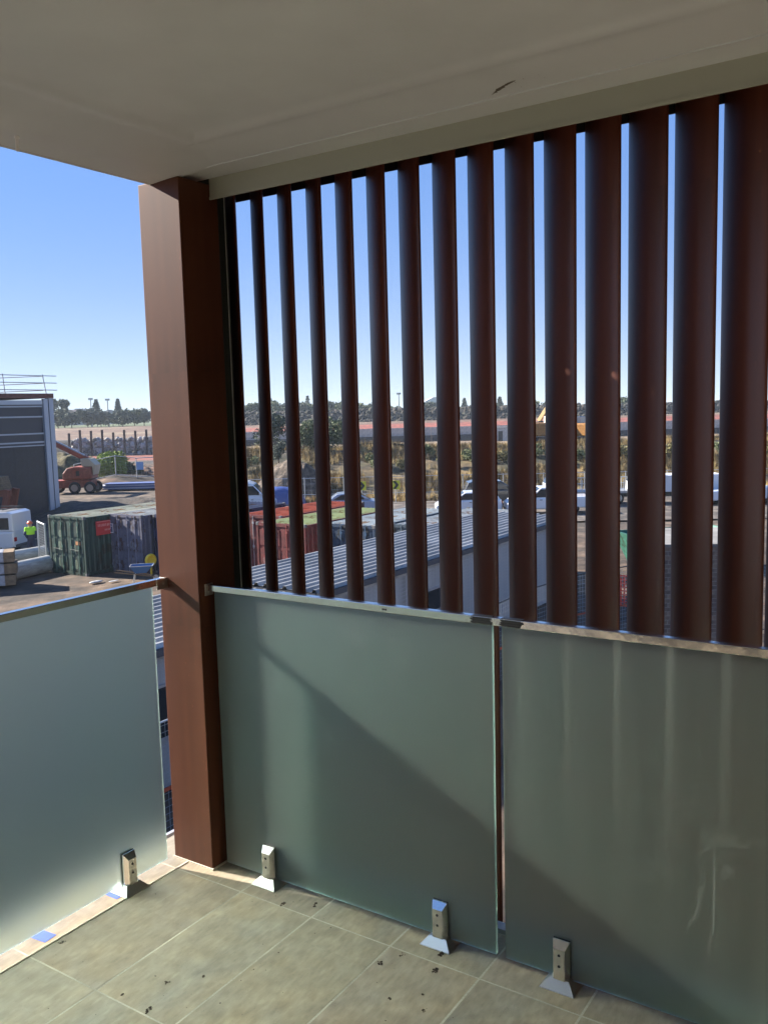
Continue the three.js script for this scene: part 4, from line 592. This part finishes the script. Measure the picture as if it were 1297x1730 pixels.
for (const [px, t, w, d, m] of [[108, 690, 34, 262, 1], [131, 692, 30, 258, 1], [158, 690, 30, 268, 3], [180, 694, 26, 275, 3], [200, 696, 30, 282, 3], [216, 693, 28, 262, 1], [236, 690, 30, 270, 0], [252, 689, 26, 276, 3], [280, 688, 36, 275, 1], [310, 686, 40, 278, 0], [340, 686, 36, 280, 1], [60, 690, 40, 280, 1], [20, 690, 40, 285, 3]]) far('r', px, d, t, w * 1.35, m, 'rounded dark tree in the hazy skyline row', TL);
{ const c = [[412, 682, 34], [430, 680, 34], [450, 683, 30], [466, 678, 34], [486, 684, 30], [508, 680, 36], [530, 682, 32], [552, 678, 36], [575, 681, 34], [600, 678, 36], [622, 683, 30], [645, 681, 34], [668, 686, 28], [700, 690, 24], [728, 680, 34], [752, 688, 26], [775, 690, 24], [880, 690, 24], [912, 674, 30], [935, 684, 30], [960, 686, 28], [1005, 684, 26], [1056, 671, 26], [1090, 682, 26], [1140, 686, 28], [1180, 684, 30], [1216, 682, 30], [1250, 682, 30], [1290, 680, 34]]; c.forEach(([px, t, w], i) => far('r', px, 292 + (i * 37) % 30, t, w * 1.4, i % 3 === 0 ? 2 : i % 3 === 1 ? 0 : 1, 'grey-green gum tree in the skyline row past the dark mound', TR)); }
far('p', 465, 330, 672, 12, 1, 'pointed pine in the skyline row near the post', TR); far('p', 509, 330, 669, 13, 1, 'pointed pine in the skyline row behind the gums', TR); far('p', 526, 330, 668, 14, 1, 'slim pointed pine beside another in the skyline row', TR); far('p', 787, 320, 672, 15, 1, 'lone small pine standing on the dark mound skyline', TR); far('p', 846, 320, 670, 17, 1, 'dense pointed pine on the dark mound skyline', TR); far('p', 833, 325, 672, 14, 1, 'pine next to the dense pointed pine on the mound', TR);
// shrubs
function shrub(label, px, d, H, W, mat, n = 2600, sz = 0.13) { const q = ground0(px, d), o = thing('shrub', label, 'shrub', q, rr(0, 6), 'shrubs'), bl = []; for (let k = 0; k < 9; k++) { const t = rr(0, 6.28), r = W * rr(0, 0.33); bl.push([Math.cos(t) * r, H * rr(0.25, 0.66), Math.sin(t) * r, Math.min(W, H) * rr(0.22, 0.34), 0.9]); } part('stem', limbs(H * 0.5, 0.06, 6), bark, o); part('foliage', leafCloud(bl, n, sz), leafMats[mat], o); }
const br = leafMats.push(M([0.20, 0.26, 0.035], 0.8, 0, { side: THREE.DoubleSide })) - 1, ol = leafMats.push(M([0.16, 0.14, 0.05], 0.9, 0, { side: THREE.DoubleSide })) - 1;
shrub('bright green rounded bush behind the boom lift', 190, 93.5, 3.5, 5.6, br, 6000, 0.16); shrub('dark green bush joined to the bright one by the fence', 222, 95, 2.6, 4.2, 0, 2600, 0.14);
shrub('tall dark shrub on the bank behind the second louvre gap', 466, 90, 4.6, 3.4, 1, 2600, 0.14); shrub('slender grey-green sapling beside the tall dark shrub', 474, 82, 3.2, 1.6, 3, 1400, 0.1);
shrub('big dense green bush on the bank', 524, 88, 3.6, 3.6, 0, 3200, 0.13); shrub('second dense green bush on the bank', 565, 88, 3.8, 3.8, 0, 3200, 0.13);
[[640, 80], [690, 79], [722, 84], [755, 80], [800, 82], [850, 81], [912, 83], [950, 80], [985, 81], [1055, 80], [1100, 83], [1140, 81], [1215, 82], [1280, 80], [420, 80]].forEach(([px, d], i) => shrub('low scrubby olive bush on the dry grass bank', px, d, rr(1.1, 1.9), rr(2.2, 3.6), i % 2 ? ol : 2, 1100, 0.11));
// dry grass: uncountable blades on the bank and verge
{
  const blade = []; for (let k = 0; k < 9; k++) { const t = rr(0, 6.28), h = rr(0.35, 0.85), l = rr(0.1, 0.35), x = rr(-0.15, 0.15), z = rr(-0.15, 0.15); blade.push(x - 0.02, 0, z, x + 0.02, 0, z, x + Math.cos(t) * l, h, z + Math.sin(t) * l); }
  const g = new THREE.BufferGeometry(); g.setAttribute('position', new THREE.Float32BufferAttribute(blade, 3)); g.computeVertexNormals();
  const N = 26000, im = new THREE.InstancedMesh(g, M([0.50, 0.37, 0.17], 0.9, 0, { side: THREE.DoubleSide }), N); im.name = numbered('dry_grass'); im.userData = { kind: 'stuff', label: 'tall dry straw-coloured grass over the bank and verge', category: 'grass' }; shadow(im);
  const m4 = new THREE.Matrix4(), q = new THREE.Quaternion(), c = new THREE.Color(); let k = 0, tries = 0;
  while (k < N && tries++ < 400000) { const d = rr(66, 104), u = rr(-0.2, 0.62) * d; const cl = fbm(u * 0.3 + 40, d * 0.3 + 20, 9999, 3); if (cl < 0.44 + (d < 71 ? -0.06 : 0)) continue; const p = G(u, d, hgt(u, d) - 0.04), s = rr(0.5, 1.25) * (d < 72 ? 0.75 : 1); q.setFromAxisAngle(UPV, rr(0, 6.28)); m4.compose(new THREE.Vector3(...p), q, new THREE.Vector3(s, s, s)); im.setMatrixAt(k, m4); const gr = cl > 0.56 ? 0.4 : d > 73 ? 0.72 : 1, j = rr(0.4, 1.15); c.setRGB(j * gr, j * gr * 0.96, j * gr * 0.8); im.setColorAt(k++, c); }
  im.count = k; scene.add(im);
}
{ // clods and low scrub over the dark mound
  const N = 2600, im = new THREE.InstancedMesh(new THREE.IcosahedronGeometry(0.5, 1), M([0.05, 0.042, 0.034], 0.95), N); im.name = numbered('mound_scrub'); im.userData = { kind: 'stuff', label: 'dark clods and low scrub covering the far mound', category: 'scrub' }; shadow(im);
  const m4 = new THREE.Matrix4(), q = new THREE.Quaternion(), c = new THREE.Color();
  for (let k = 0; k < N; k++) { const d = rr(250, 268), u = rr(-0.19, 0.5) * d, s = rr(0.5, 2.2) * rr(0.5, 1); q.setFromEuler(new THREE.Euler(rr(0, 6), rr(0, 6), rr(0, 6))); m4.compose(new THREE.Vector3(...G(u, d, hgt(u, d) + 0.05)), q, new THREE.Vector3(s * 1.3, s * 0.8, s)); im.setMatrixAt(k, m4); const j = rr(0.3, 1.3); c.setRGB(j, j * rr(0.9, 1.15), j * 0.9); im.setColorAt(k, c); }
  scene.add(im);
}
// ------------------------------------------------------------------ far houses and poles
const house = (label, px, d, w, h, wallC, roofC) => { const q = ground0(px, d), o = thing('house', label, 'house', q, YAW + rr(-0.3, 0.3), 'houses on the skyline'); part('wall', bx(-w / 2, w / 2, 0, h, -w * 0.4, w * 0.4), M(wallC, 0.8), o); part('roof', profile([[-w / 2 - 0.5, h], [w / 2 + 0.5, h], [w * 0.12, h + w * 0.2], [-w * 0.12, h + w * 0.2]], w * 0.9).translate(0, 0.01, 0), M(roofC, 0.8), o); for (const x of [-w * 0.28, w * 0.1]) part('window', bx(x, x + w * 0.16, h * 0.35, h * 0.8, w * 0.4 + 0.005, w * 0.4 + 0.05), autoGlass, o); };
house('cream house with tan roof among the skyline trees', 132, 430, 9, 5.6, [0.5, 0.46, 0.4], [0.4, 0.27, 0.2]); house('grey two-storey house behind the light pole', 148, 520, 11, 7.0, [0.3, 0.31, 0.34], [0.2, 0.21, 0.24]); house('pale house on the skyline between the pines', 196, 500, 9, 6, [0.5, 0.5, 0.52], [0.25, 0.24, 0.26]); house('white roofed house on the right skyline past the mound', 738, 480, 13, 7.4, [0.5, 0.5, 0.5], [0.62, 0.62, 0.62]);
const lampPole = (label, px, d, topPy) => { const q = ground0(px, d), t = atD(px, topPy, d)[1] - q[1], o = thing('light_pole', label, 'pole', q, YAW, 'tall poles on the skyline'); part('shaft', bar([0, -0.3, 0], [0, t, 0], 0.26, 8, 0.14), M([0.35, 0.36, 0.38], 0.6), o); part('crossarm', [beam([-0.7, t, 0], [0.7, t, 0], 0.2, 0.2), bx(-0.7, 0.7, t + 0.15, t + 0.5, -0.15, 0.15)], M([0.25, 0.26, 0.28], 0.6), o); };
lampPole('sports light pole left of the pointed pine', 165, 285, 675); lampPole('sports light pole right of the pointed pine', 193, 285, 676); lampPole('slim mast on the right skyline above the gums', 678, 300, 666);
solo('green_silt_fence', (() => { const g = []; for (let u = -10; u < 55; u += 2.5) { const a = gp(u, 93), b = gp(u + 2.5, 93); g.push(beam([a[0], a[1] + 0.25, a[2]], [b[0], b[1] + 0.25, b[2]], 0.45, 0.04)); } return g; })(), M([0.02, 0.035, 0.03], 0.8), 'low dark green silt fence along the top of the bank', 'silt fence');

scene.fog = new THREE.FogExp2(new THREE.Color().setRGB(0.75, 0.85, 0.95), 0.0003);
renderer.render(scene, camera);
